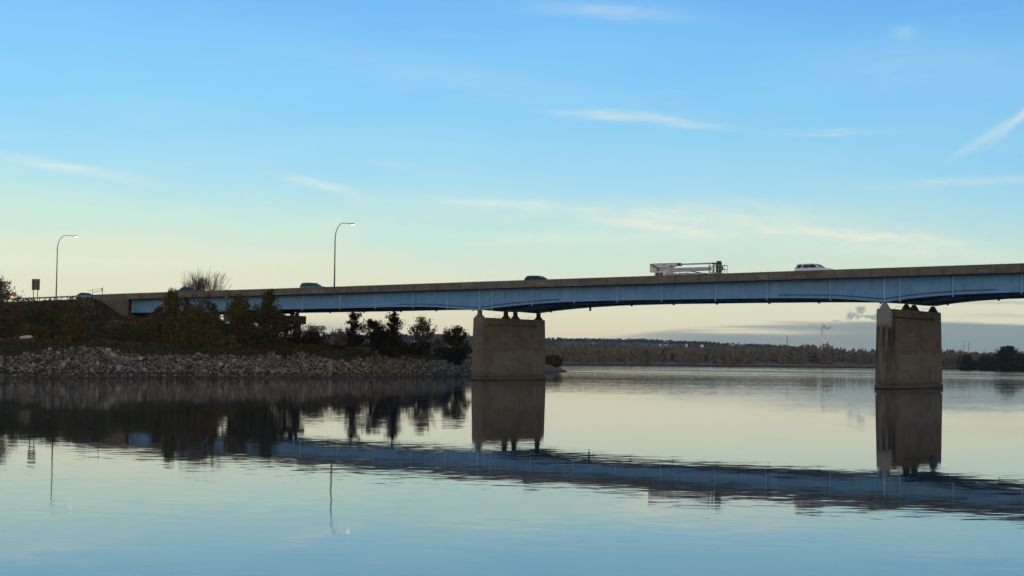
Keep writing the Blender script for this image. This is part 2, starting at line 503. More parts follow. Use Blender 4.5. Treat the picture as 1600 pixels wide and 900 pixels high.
def ground_h(P):
    P = np.asarray(P, float).reshape(-1, 2); d = shore_d(P)
    hb = np.interp(P[:, 1], [216, 245, 300, 325, 400, 489, 600, 1500, 2500, 5000], [4.4, 4.9, 4.6, 3.6, 2.6, 1.9, 3.0, 4.0, 9.0, 12.0])
    slope = np.where(P[:, 1] < 600, 0.52, 0.12)
    h = np.where(d > 0, np.minimum(d * slope, hb), d * 0.4)
    land = np.clip(d / 8, 0, 1)
    h = h + vnoise(P, 0.25, 1) * 0.14 * land
    h += np.clip((d - 8) / 60, 0, 1) * 0.9
    rel = P - np.array([BO.x, BO.y]); s = rel @ np.array([U.x, U.y]); w = rel @ np.array([V_.x, V_.y])
    ds = np.maximum(s + 97, 0); dw = np.maximum(np.maximum(-2.2 - w, w - 19.5), 0)
    lvl = np.interp(s, [-600, -130, -97], [13.6, 14.2, 14.5])
    emb = lvl - 0.43 * np.hypot(ds * 1.0, dw * 1.05) - 0.1 * np.abs(vnoise(P, 0.5, 3)) * np.clip(np.hypot(ds, dw) / 4, 0, 1)
    return np.where(d > 2, np.maximum(h, np.minimum(emb, lvl)), h)


def gh(x, y): return float(ground_h([[x, y]])[0])


def ground_fn(T, t, col, b):
    o = t.outputs['Object']
    sp = T.new('ShaderNodeSeparateXYZ'); T.l.new(o, sp.inputs[0])
    n = T.noise(o, 0.12, 5, 0.6)
    col = T.mix(T.mr(n, 0.42, 0.62), col, (0.042, 0.033, 0.019, 1))
    farm = T.m('MULTIPLY', T.mr(sp.outputs[1], 900, 1000), T.mr(T.m('ADD', sp.outputs[2], T.m('MULTIPLY', n, 1.0)), 1.9, 2.3))
    col = T.mix(farm, col, (0.24, 0.175, 0.085, 1))
    wet = T.mr(sp.outputs[2], 0.05, 0.5, 1, 0)
    return T.mix(T.m('MULTIPLY', wet, 0.7), col, (0.028, 0.024, 0.020, 1))


GROUND = mat('dry_earth', (0.030, 0.027, 0.012), (0.019, 0.018, 0.009), 0.8, 1.0, fn=ground_fn)


def grid_axis(parts):
    out = []
    for a, b, st in parts: out += list(np.arange(a, b, st))
    return np.array(out + [parts[-1][1]])


gx = grid_axis([(-6000, -600, 300), (-600, -150, 30), (-150, 40, 1.6), (40, 520, 24), (520, 6000, 300)])
gy = grid_axis([(150, 205, 11), (205, 360, 1.6), (360, 520, 6), (520, 2000, 30), (2000, 7000, 400)])
GX, GY = np.meshgrid(gx, gy)
P2 = np.stack([GX.ravel(), GY.ravel()], 1)
Z = np.concatenate([ground_h(P2[i:i + 20000]) for i in range(0, len(P2), 20000)])
Z = np.maximum(Z, -2.5)
nx, ny = len(gx), len(gy)
idx = np.arange(nx * ny).reshape(ny, nx)
F = np.stack([idx[:-1, :-1].ravel(), idx[:-1, 1:].ravel(), idx[1:, 1:].ravel(), idx[1:, :-1].ravel()], 1)
gme = np_mesh('ground', np.column_stack([P2, Z]), F); gme.shade_smooth()
tagit(link('ground', gme, GROUND), kind='structure')

# ------------------------------------------------------------------ water
wm = bpy.data.materials.new('river_water'); wm.use_nodes = True
T = NT(wm.node_tree); pb = T.n['Principled BSDF']
pb.inputs['Base Color'].default_value = (0.010, 0.032, 0.046, 1)
pb.inputs['IOR'].default_value = 1.85
t = T.new('ShaderNodeTexCoord'); o = t.outputs['Object']
sp = T.new('ShaderNodeSeparateXYZ'); T.l.new(o, sp.inputs[0])
Yw = sp.outputs[1]


def cnoise(vec, scale, detail):
    n = T.new('ShaderNodeTexNoise'); T.put(n.inputs['Vector'], vec); n.inputs['Scale'].default_value = scale
    n.inputs['Detail'].default_value = detail; n.inputs['Roughness'].default_value = 0.5
    v = T.new('ShaderNodeVectorMath', operation='SUBTRACT'); T.l.new(n.outputs['Color'], v.inputs[0]); v.inputs[1].default_value = (0.5, 0.5, 0.5)
    return v.outputs[0]


def vscale(v, f):
    n = T.new('ShaderNodeVectorMath', operation='SCALE'); T.l.new(v, n.inputs[0]); T.put(n.inputs['Scale'], f); return n.outputs[0]


def vadd(a, b):
    n = T.new('ShaderNodeVectorMath', operation='ADD'); T.put(n.inputs[0], a); T.put(n.inputs[1], b); return n.outputs[0]


patch = T.noise(T.mapping(o, (0.010, 0.035, 1), rot=(0, 0, R(-8))), 1.0, 4, 0.6, 0.5)       # wind patches
patch2 = T.noise(T.mapping(o, (0.0035, 0.018, 1)), 1.0, 5, 0.65)
near_r = T.mr(patch, 0.42, 0.70, 0.45, 2.5, True)
farw = T.mr(Yw, 260, 520, 0.0, 1.0, True)
amp = T.m('MULTIPLY', near_r, 0.0125)
rip = vscale(cnoise(T.mapping(o, (0.8, 2.0, 1), rot=(0, 0, R(7))), 1.25, 3), amp)
rip2 = vscale(cnoise(T.mapping(o, (0.7, 2.4, 1), rot=(0, 0, R(-8))), 3.0, 2), T.m('MULTIPLY', near_r, 0.0105))
swell = vscale(cnoise(T.mapping(o, (0.10, 0.16, 1)), 1.0, 1), 0.0022)
fs = T.m('MULTIPLY', farw, T.mr(patch2, 0.40, 0.60, 0.10, 1.0, True))
farr = vscale(cnoise(T.mapping(o, (0.35, 0.8, 1)), 1.0, 2), T.m('MULTIPLY', fs, 0.10))
p3 = T.noise(T.mapping(o, (0.006, 0.10, 1), rot=(0, 0, R(2))), 1.0, 3, 0.5)     # thin wind lanes
lane = T.m('MULTIPLY', T.mr(p3, 0.565, 0.62, 0, 1, True), T.mr(Yw, 130, 190, 0, 1, True))
lanes = vscale(cnoise(T.mapping(o, (0.5, 1.2, 1)), 1.5, 2), T.m('MULTIPLY', lane, 0.06))
nv = vadd(vadd(vadd(rip, rip2), lanes), vadd(swell, farr))
mul = T.new('ShaderNodeVectorMath', operation='MULTIPLY'); T.l.new(nv, mul.inputs[0]); mul.inputs[1].default_value = (1, 1, 0)
nrm = T.new('ShaderNodeVectorMath', operation='NORMALIZE'); T.l.new(vadd(mul.outputs[0], (0, 0, 1)), nrm.inputs[0])
T.l.new(nrm.outputs[0], pb.inputs['Normal'])
T.put(pb.inputs['Roughness'], T.m('ADD', T.mr(Yw, 60, 160, 0.022, 0.036), T.m('MULTIPLY', fs, 0.05)))
wb = MB(); wb.add([(-7000, -3000, 0), (7000, -3000, 0), (7000, 7000, 0), (-7000, 7000, 0)], [(0, 1, 2, 3)])
tagit(wb.build('water', wm), kind='structure')

# ------------------------------------------------------------------ the bridge
bridge = empty('girder_bridge', loc(0, 0), BROT, 'long blue steel girder highway bridge with concrete parapet crossing the river', 'bridge')
S0, S1, SJ = -89.0, 150.0, -58.8
BST = [-40.7, -31.5, -22.95, -14.4, -6.8, 2.6, 10.7, 18.9, 26.9, 34.8, 44.0, 52.3, 62.1, 72.2, 79.5, 88.5, 97.5, 106.5, 115.5, 124.5, 132.8, 142.5]
bs_s = [-58.8, -46, -32, -20, -12.4, -9, -6.8, -3.5, -0.4, 2.7, 6.6, 10.4, 16.7, 26.3, 42, 52.4, 57.4, 62.3, 66, 70, 72.5, 76, 80.4, 84.6, 95, 112, 125, 132, 136, 140, 144, 150]
bs_z = [11.95, 11.98, 11.99, 12.06, 12.02, 11.9, 11.75, 11.5, 11.23, 11.58, 11.88, 12.12, 12.36, 12.46, 12.42, 12.36, 12.3, 12.18, 11.93, 11.53, 11.87, 12.19, 12.41, 12.5, 12.62, 12.62, 12.5, 12.2, 11.95, 11.6, 12.0, 12.3]


def gird_b(s): return float(np.interp(s, bs_s, bs_z))


def gird_t(s): return top_z(s) - 1.16


def strip(mb, ss, lo, hi, w0, w1):
    """a plate following the bridge: heights lo(s)..hi(s), between w0 and w1"""
    k = len(mb.v)
    for s in ss: mb.v += [(s, w0, lo(s)), (s, w1, lo(s)), (s, w1, hi(s)), (s, w0, hi(s))]
    for i in range(len(ss) - 1):
        a = k + 4 * i
        for j in range(4): mb.f.append((a + j, a + (j + 1) % 4, a + 4 + (j + 1) % 4, a + 4 + j))
    mb.f.append((k, k + 1, k + 2, k + 3)); e = k + 4 * (len(ss) - 1); mb.f.append((e + 3, e + 2, e + 1, e))


fine = list(np.arange(SJ + 0.15, S1 + 0.01, 1.5))
DECKS = [(-1.2, 8.62, 0.7, 7.4), (8.72, 18.5, 9.9, 16.2)]
for d, (wa, wb_, g1, g2) in enumerate(DECKS):
    mb = MB(); strip(mb, list(np.arange(-97, S1, 4.0)), lambda s: road_z(s) - 0.26, lambda s: road_z(s), wa + 0.32, wb_ - 0.32)
    mb.build('deck_slab', CONCA, bridge)
    for k, (pa, pb_) in enumerate(((wa, wa + 0.30), (wb_ - 0.30, wb_))):
        mb = MB(); ss = list(np.arange(-99, S1, 3.0))
        strip(mb, ss, lambda s: top_z(s) - 1.15, lambda s: top_z(s), pa, pb_)
        mb.build('parapet', CONCP, bridge, bevel=0.03)
    if d == 0:
        mb = MB(); ss = list(np.arange(-99, S1, 3.0))
        strip(mb, ss, lambda s: top_z(s) - 0.985, lambda s: top_z(s) - 0.93, wa - 0.02, wa - 0.003); mb.build('drip_ledge', CONCP, bridge)
    mb = MB()
    strip(mb, list(np.arange(-95, S1, 4.0)), lambda s: road_z(s) + 0.004, lambda s: road_z(s) + 0.05, wa + 0.4, wb_ - 0.4)
    mb.build('road_surface', ASPH, bridge)
    for w in (g1, g2):
        # main span girder
        mb = MB(); strip(mb, fine, gird_b, gird_t, w - 0.012, w + 0.012)
        strip(mb, fine, lambda s: gird_b(s) - 0.05, gird_b, w - 0.26, w + 0.26)
        strip(mb, fine, gird_t, lambda s: gird_t(s) + 0.045, w - 0.24, w + 0.24)
        g = mb.build('girder', BLUE, bridge)
        # left simple span girder
        mb = MB(); ss = list(np.arange(S0, SJ - 0.2, 3.0)) + [SJ - 0.2]
        lo = lambda s: 11.80
        strip(mb, ss, lo, gird_t, w - 0.012, w + 0.012); strip(mb, ss, lambda s: lo(s) - .05, lo, w - .24, w + .24); strip(mb, ss, gird_t, lambda s: gird_t(s) + .045, w - .22, w + .22)
        gl = mb.build('girder', BLUE, bridge)
        if w == g1 and d == 0:
            for sx in BST + [0.0, 70.0, 140.0]:
                wide = 0.17 if sx not in (0.0, 70.0, 140.0) else 0.30
                mb = MB(); mb.box(sx - wide / 2 * .6, sx + wide / 2 * .6, w - 0.24, w - 0.013, gird_b(sx) - (0.30 if wide < .2 else 0.0), gird_t(sx))
                mb.build('stiffener', BLUEL, g)
            for sx in (17.2, 53.6):
                mb = MB(); strip(mb, [sx - .55, sx, sx + .55], lambda s: gird_b(s) + .1, lambda s: gird_t(s) - .05, w - 0.034, w - 0.0125); mb.build('splice_plate', SPL, g)
            for c, a, b_ in ((0, -17.5, 16.8), (70, 54, 85.5), (140, 124, 149)):
                mb = MB(); ss = list(np.arange(a, b_, 1.2))
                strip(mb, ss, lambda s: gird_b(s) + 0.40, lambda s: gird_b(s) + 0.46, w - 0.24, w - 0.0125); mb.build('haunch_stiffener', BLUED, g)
            mb = MB(); ss = list(np.arange(SJ + 1, S1, 3.0))
            strip(mb, ss, lambda s: gird_t(s) - 0.42, lambda s: gird_t(s) - 0.40, w - 0.08, w - 0.0125); mb.build('web_rib', BLUE, g)
            for sx in (-60.0, -69.5, -79.5, -88.4):
                mb = MB(); mb.box(sx - .05, sx + .05, w - .2, w - .013, 11.8, gird_t(sx)); mb.build('stiffener', BLUEL, gl)
            mb = MB(); strip(mb, ss[:1] + [-88.9], lo, lo, 0, 0) if False else mb.box(-88.9, -59.1, w - .07, w - .0125, 14.0, 14.03); mb.build('web_rib', BLUE, gl)
    # cross frames between the girders
    for sx in BST + [0, 70, 140, -49.5, -58.0, -60, -69, -79, -88]:
        zb = gird_b(sx) if sx > SJ else 11.8
        zt = gird_t(sx); mb = MB()
        mb.box(sx - .1, sx + .1, g1 + .02, g2 - .02, zt - 0.75, zt - 0.12)
        mb.bar((sx, g1, zb + .15), (sx, (g1 + g2) / 2, zt - .7), .10); mb.bar((sx, g2, zb + .15), (sx, (g1 + g2) / 2, zt - .7), .10)
        mb.bar((sx, g1, zb + .12), (sx, g2, zb + .12), .14)
        if sx not in (0, 70, 140) and sx > -50:
            mb.box(sx - .12, sx + .12, g2 - .14, g2 + .14, zb - (0.62 if abs(sx - 10.7) < .1 and d else 0.22), zb - .052)
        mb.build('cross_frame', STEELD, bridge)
    mb = MB(); bb = [SJ + .5] + BST; kk = 0                      # lower lateral bracing
    for a, b_ in zip(bb[:-1], bb[1:]):
        p, q = (g1, g2) if kk % 2 else (g2, g1); kk += 1
        mb.bar((a, p, gird_b(a) + .1), (b_, q, gird_b(b_) + .1), .16)
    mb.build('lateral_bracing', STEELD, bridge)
    mb = MB(); mid = (g1 + g2) / 2                                # floor stringers under the slab
    for w in (g1 + 2.2, g2 - 2.2): strip(mb, fine, lambda s: gird_t(s) - .55, lambda s: gird_t(s), w - .12, w + .12)
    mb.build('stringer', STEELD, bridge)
# expansion joint post on the near parapet
mb = MB(); mb.box(SJ - .45, SJ + .45, -1.36, -1.19, top_z(SJ) - 1.55, top_z(SJ) + .03); mb.build('joint_block', CONCA, bridge)


def pier(sx, zt, mt, style, label=None):
    p = MB()
    t0, t1 = 1.05, 0.98
    def ring(z, t, a, b_): return [(-t, a, z), (t, a, z), (t, b_, z), (-t, b_, z)]
    zf, zp, zc = 0.72, 1.3, zt - 1.05
    L = 17.0
    def tt(z): return t0 + (t1 - t0) * (z - zf) / (zt - zf)
    def wa(z): return 0.0 + 0.30 * (z - zf) / (zt - zf)
    # core: sides battered, panels recessed on both long faces, deepest at the top
    a0, a1 = 1.7, 14.9
    for sgn in (1, -1):
        lv = [zf, zp, zc, zt]
        def P(z, w, rec=0): return (sgn * (tt(z) - rec), w, z)
        vs = []; fs = []
        def q(*pts):
            k = len(vs); vs.extend(pts); fs.append((k, k + 1, k + 2, k + 3))
        q(P(zf, wa(zf)), P(zf, a0), P(zt, a0), P(zt, wa(zt)))
        q(P(zf, a1), P(zf, L - wa(zf)), P(zt, L - wa(zt)), P(zt, a1))
        q(P(zf, a0), P(zf, a1), P(zp, a1), P(zp, a0))
        q(P(zc, a0), P(zc, a1), P(zt, a1), P(zt, a0))
        zs = zc - .24
        q(P(zp, a0), P(zp, a1), P(zs, a1, .10), P(zs, a0, .10))
        q(P(zs, a0, .10), P(zs, a1, .10), P(zs, a1, .62), P(zs, a0, .62))
        q(P(zs, a0, .62), P(zs, a1, .62), P(zc, a1, .62), P(zc, a0, .62))
        q(P(zc, a0, .62), P(zc, a1, .62), P(zc, a1), P(zc, a0))
        for a_ in (a0, a1):
            k = len(vs); vs += [P(zp, a_), P(zs, a_, .10), P(zs, a_)]; fs += [(k, k + 1, k + 2)]
            q(P(zs, a_), P(zs, a_, .62), P(zc, a_, .62), P(zc, a_))
        p.add(vs, fs)
    for e in (0, 1):
        f_ = (lambda z: wa(z)) if e == 0 else (lambda z: L - wa(z))
        p.add([(-tt(zf), f_(zf), zf), (tt(zf), f_(zf), zf), (tt(zt), f_(zt), zt), (-tt(zt), f_(zt), zt)], [(0, 1, 2, 3)])
    p.add(ring(zt, tt(zt), wa(zt), L - wa(zt)), [(0, 1, 2, 3)])
    po = p.build('pier', mt, bridge); po.location = (sx, 0, 0)
    fb = MB(); fb.box(-1.13, 1.13, -0.07, L + .07, -2.5, zf - .14); fb.box(-.88, .88, .17, L - .17, zf - .141, zf + .002); fb.build('footing', mt, po, bevel=0.02)
    for d, (wa_, wb2, g1, g2) in enumerate(DECKS):
        for w in (g1, g2):
            zb = gird_b(sx) - .055; h = zb - zt; b = MB()
            if style == 'flare':
                pr = [(-.78, zt), (.78, zt), (.62, zt + .22), (.34, zt + .42), (.26, zt + .55), (.24, zb), (-.24, zb), (-.26, zt + .55), (-.34, zt + .42), (-.62, zt + .22)]
            else:
                pr = [(-.68, zt), (.68, zt), (.66, zt + .06), (.13, zb), (-.13, zb), (-.66, zt + .06)]
            for wv in (-.45,): b.prism(pr, 'y', w - .30, w + .30)
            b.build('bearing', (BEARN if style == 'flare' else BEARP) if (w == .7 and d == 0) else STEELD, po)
    for w in (0.35, 5.4, 8.65, 14.3, 16.6):
        for sy in (-.75,):
            b = MB(); b.tube([(sy, w, zt), (sy, w, zt + .38), (sy + .12, w, zt + .45), (sy + 1.0, w, zt + .45), (sy + 1.1, w, zt + .38), (sy + 1.1, w, zt)], .022, 6); b.build('grab_rail', GALV, po)
    return po


pier(0.0, 10.07, CONC, 'flare')
pier(70.0, 10.62, CONC2, 'rocker')
pier(140.0, 10.7, CONC, 'rocker')
# column bent on the bank
bent = MB(); bent.box(SJ - 1.6, SJ + 0.6, -0.6, 18.4, 9.75, 11.35)
bo = bent.build('bent_cap', CONCA, bridge, bevel=.05)
for w in (0.9, 8.6, 17.0):
    g = loc(SJ - .5, w); b = MB(); b.prism([(SJ - .5 + .75 * math.cos(a * PI / 8), w + .75 * math.sin(a * PI / 8)) for a in range(16)], 'z', 2.0, 9.74); b.build('column', CONCA, bo)
for w in (.7, 7.4, 9.9, 16.2):
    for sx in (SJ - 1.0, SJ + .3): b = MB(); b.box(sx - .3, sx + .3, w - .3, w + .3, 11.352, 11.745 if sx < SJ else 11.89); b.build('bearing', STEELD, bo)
# abutment with wing wall
ab = MB(); ab.box(-91.2, -89.6, -.9, 18.2, 8.5, 11.25); ab.box(-91.2, -90.4, -.9, 18.2, 11.25, 14.3)
abo = ab.build('abutment', CONCA, bridge, bevel=.03)
ab = MB(); pr = [(-99, 13.6), (-93.0, 11.2), (-87.7, 10.0), (-87.7, 14.33), (-99, 14.30)]
ab.prism(pr, 'y', -1.19, -.905); ab.build('wing_wall', CONCA, abo)
ab = MB(); ab.prism([(-89.7, 11.0), (-80, 7.0), (-80, 6.7), (-89.7, 10.6)], 'y', 0, 18); ab.build('slope_paving', CONCA, abo)

# approach road on the embankment, a sheet above the ground
mb = MB()
strip(mb, [-600, -400, -200, -150, -130, -115, -99.5], lambda s: road_z(s) - .5, lambda s: road_z(s) + .03, -0.8, 18.2)
ro = mb.build('road', ASPH); ro.location = loc(0, 0); ro.rotation_euler = (0, 0, BROT); tagit(ro, kind='structure')

# ------------------------------------------------------------------ street lamps
LAMPG = bpy.data.materials.new('lit_lens'); LAMPG.use_nodes = True
lb = LAMPG.node_tree.nodes['Principled BSDF']; lb.inputs['Emission Color'].default_value = (1.0, 0.97, 0.86, 1); lb.inputs['Emission Strength'].default_value = 2.6


def lamp(s, w, z0, zt, arm, label):
    L = empty('street_lamp', loc(s, w, z0), BROT, label, 'street lamp', 'lit street lamps along the highway')
    h = zt - z0
    b = MB(); rb = 3.0; pts = [(0, 0, 0), (0, 0, h - rb)]
    b.tube(pts, [.15, .10], 10)
    b.build('pole', GALV, L, True)
    b = MB(); pts = [(0, 2.1 * (1 - math.cos(a)), h - rb + rb * math.sin(a)) for a in np.linspace(0, PI / 2, 12)] + [(0, arm - .5, h + .02)]
    b.tube(pts, list(np.linspace(.095, .05, len(pts))), 8); b.build('arm', GALV, L, True)
    b = MB(); b.prism([(arm - .55, h - .04), (arm - .3, h + .13), (arm + .15, h + .13), (arm + .42, h - .02), (arm + .40, h - .07), (arm - .55, h - .09)], 'x', -.2, .2)
    hd = b.build('lamp_head', GALV, L, bevel=.03)
    b = MB(); b.box(-.18, .18, arm - .28, arm + .40, h - .20, h - .071); b.build('lens', LAMPG, hd, bevel=.04)
    b = MB(); b.box(-.2, .2, -.2, .2, -.02, .06); b.build('base_plate', GALV, L)
    return L


lamp(-30.9, -1.42, 14.72, 26.75, 4.2, 'curved arm street lamp fixed outside the bridge parapet beside the slate blue SUV')
b = MB(); b.box(-.25, .25, -.2, .2, -.35, -.02)
lb_ = [o for o in bpy.data.objects if o.name == 'street_lamp'][0]; b.build('bracket', CONCA, lb_)
g1 = loc(-109, -2.6); z_ = gh(g1.x, g1.y)
lamp(-109.0, -2.6, z_ - .05, 27.75, 4.4, 'curved arm street lamp standing on the embankment beside the large sign')

# ------------------------------------------------------------------ guardrail along the approach
G = empty('guardrail', loc(0, 0), BROT, 'steel guardrail on short posts along the top of the left embankment', 'guardrail')
b = MB(); ss = [-260, -220, -180, -150, -130, -115, -100]
rz = lambda s: road_z(s) + 0.42
for i in range(len(ss) - 1):
    a, c = ss[i], ss[i + 1]
    b.hexa([(a, -1.62, rz(a)), (a, -1.54, rz(a)), (a, -1.54, rz(a) + .32), (a, -1.62, rz(a) + .32)], [(c, -1.62, rz(c)), (c, -1.54, rz(c)), (c, -1.54, rz(c) + .32), (c, -1.62, rz(c) + .32)])
b.build('rail', GALV, G)
for s in np.arange(-160, -100, 1.9):
    g = loc(s, -1.45); b = MB(); b.box(s - .07, s + .07, -1.53, -1.38, gh(g.x, g.y) - .3, rz(s) + .36); b.build('post', GALV, G)

# ------------------------------------------------------------------ signs
SIGNB = mat('sign_back', (0.085, 0.09, 0.09), (0.065, 0.07, 0.07), 2, .6, .2)
g = loc(-115.2, -3.2); zb = gh(g.x, g.y)
S = empty('road_sign', (g.x, g.y, zb), 0.15, 'large rectangular road sign on two posts seen from its plain grey back', 'sign')
zt = 18.85 - zb
b = MB(); b.box(-.80, .80, 0, .04, zt - 2.25, zt); b.build('sign_panel', SIGNB, S, bevel=.01)
b = MB()
for z in (zt - 1.85, zt - 1.1, zt - .35): b.box(-.78, .78, -.05, -.002, z - .03, z + .03)
b.build('brace', GALV, S)
for x in (-.42, .42): b = MB(); b.box(x - .07, x + .07, -.16, -.052, -.2, zt - .1); b.build('post', STEELD, S)
ORG = mat('orange_sheeting', (0.95, 0.30, 0.02), (0.85, 0.26, 0.02), 3, .4)
g = at(22.5, 466, 345)
S = empty('warning_sign', (g.x, g.y, gh(g.x, g.y)), 0.0, 'orange diamond roadwork sign just above the guardrail by the leftmost tree', 'sign')
hz = at(22.5, 460, 345).z - S.location.z
b = MB(); b.prism([(-.62, hz - .1), (0, hz - .72), (.62, hz - .1), (0, hz + .52)], 'y', -.02, .02); b.build('sign_panel', ORG, S)
b = MB(); b.box(-.03, .03, .021, .06, 0, hz); b.bar((-.5, .04, 0), (.5, .04, 0), .06); b.build('stand', GALV, S)
g = at(144.5, 461, 331); h_ = at(160, 461, 331)
S = empty('pipe_frame', (g.x, g.y, gh(g.x, g.y)), 0.0, 'thin metal pipe frame standing behind the dark blue car on the approach', 'frame')
wd = h_.x - g.x; z1 = at(144, 452, 331).z - S.location.z; z2 = at(160, 449, 331).z - S.location.z
b = MB()
b.tube([(0, 0, 0), (0, 0, z1)], .06, 6); b.tube([(wd, 0, 0), (wd, 0, z2)], .07, 6); b.build('upright', GALV, S)
b = MB(); b.tube([(-1.0, 0, z1 - .3), (wd, 0, z2 - .25)], .04, 6); b.tube([(0, 0, z1 - .65), (wd, 0, z2 - .75)], .05, 6); b.build('rail', GALV, S)
b = MB(); b.box(wd - .22, wd - .08, -.08, .08, z2 - .75, z2 - .2); b.build('lamp_box', STEELD, S)

# ------------------------------------------------------------------ road vehicles
GLASS = mat('dark_glass', (0.012, 0.016, 0.02), (0.02, 0.024, 0.03), 2, .06, spec=.6)
TYRE = mat('tyre_rubber', (0.02, 0.02, 0.02), None, 5, .9)
RIM = mat('alloy', (0.35, 0.35, 0.36), None, 5, .3, .8)
LENSH = mat('headlamp_glass', (0.75, 0.75, 0.72), None, 5, .15, spec=.6)
LENSR = mat('tail_lens', (0.30, 0.01, 0.01), None, 5, .2, spec=.6)
TRIM = mat('black_trim', (0.02, 0.02, 0.022), None, 4, .5)


def paint(name, c, metal=.25): return mat(name, c, tuple(x * .9 for x in c), 1.2, .28, metal, spec=.5)


def loft(mb, rows):
    """rows: (x, z_sill, z_belt, z_top, half width sill, belt, top)"""
    k = len(mb.v); n = 8
    for (x, zs, zb, zt, ws, wb, wt) in rows:
        mb.v += [(x, -ws, zs), (x, -wb, (zs + zb) / 2), (x, -wb * .985, zb), (x, -wt, zt), (x, wt, zt), (x, wb * .985, zb), (x, wb, (zs + zb) / 2), (x, ws, zs)]
    for i in range(len(rows) - 1):
        for j in range(n):
            a = k + i * n + j; b_ = k + i * n + (j + 1) % n; mb.f.append((a, b_, b_ + n, a + n))
    mb.f.append(tuple(range(k, k + n))); e = k + (len(rows) - 1) * n; mb.f.append(tuple(range(e, e + n))[::-1])


def wheel(parent, x, y, r=.37):
    sg = 1 if y > 0 else -1
    b = MB(); pr = [(x + r * math.cos(a), r + r * math.sin(a)) for a in np.linspace(0, 2 * PI, 21)[:-1]]
    b.prism(pr, 'y', y - .11, y + .11); w = b.build('wheel', TYRE, parent, bevel=.02)
    b = MB(); pr = [(x + r * .6 * math.cos(a), r + r * .6 * math.sin(a)) for a in np.linspace(0, 2 * PI, 15)[:-1]]
    b.prism(pr, 'y', *(sorted((y + sg * .112, y + sg * .13)))); b.build('rim', RIM, w)


def car(kind, s, w, rev, pm, label, lights=False):
    root = empty(kind['name'], loc(s, w, road_z(s) + .055), BROT + (PI if rev else 0), label, kind['cat'], 'vehicles crossing on the highway')
    b = MB(); loft(b, kind['body']); b.build('body', pm, root, bevel=.05)
    if 'roof' in kind:
        b = MB(); loft(b, kind['roof']); b.build('cabin', pm, root, bevel=.05)
    for side in (-1, 1):
        for q in kind['win']:        # each side window: a pane standing slightly proud of the cabin side
            b = MB(); pts = [(x, z) for x, z in q]
            def yy(z, o): return side * (kind['wb'] + (kind['wt'] - kind['wb']) * (z - kind['zb']) / (kind['zt'] - kind['zb']) + o)
            n = len(pts)
            b.add([(x, yy(z, .004), z) for x, z in pts] + [(x, yy(z, .02), z) for x, z in pts], [tuple(range(n)), tuple(range(n, 2 * n))] + [(i, (i + 1) % n, (i + 1) % n + n, i + n) for i in range(n)])
            b.build('side_window', GLASS, root)
    for (xa, za, xb, zb_, wl, wh, nm) in kind['screens']:
        dx, dz = xb - xa, zb_ - za; l = math.hypot(dx, dz); nx_, nz_ = -dz / l * .02, dx / l * .02
        if nm == 'windscreen': nx_, nz_ = abs(nx_), abs(nz_)
        else: nx_, nz_ = -abs(nx_), abs(nz_)
        b = MB(); b.hexa([(xa, -wl, za), (xa, wl, za), (xb, wh, zb_), (xb, -wh, zb_)], [(xa + nx_, -wl, za + nz_), (xa + nx_, wl, za + nz_), (xb + nx_, wh, zb_ + nz_), (xb + nx_, -wh, zb_ + nz_)])
        b.build(nm, GLASS, root)
    for x in kind['axles']:
        for y in (-kind['wy'], kind['wy']): wheel(root, x, y, kind['wr'])
    f, r_, hz_ = kind['front'], kind['rear'], kind['lz']
    for y in (-.72, .72):
        b = MB(); b.box(f - .14, f + .03, y - .18, y + .18, hz_ - .09, hz_ + .08); b.build('headlight', LENSH, root, bevel=.02)
        b = MB(); b.box(r_ - .03, r_ + .10, y - .12, y + .12, hz_ - .05, hz_ + .30); b.build('tail_light', LENSR, root, bevel=.02)
        b = MB(); b.box(kind['mx'] - .08, kind['mx'] + .08, *sorted((y / .72 * (kind['wb'] + .02), y / .72 * (kind['wb'] + .22))), kind['zb'] + .03, kind['zb'] + .2); b.build('mirror', pm, root, bevel=.02)
    b = MB(); b.box(f - .02, f + .04, -.5, .5, hz_ - .28, hz_ + .02); b.build('grille', TRIM, root)
    return root


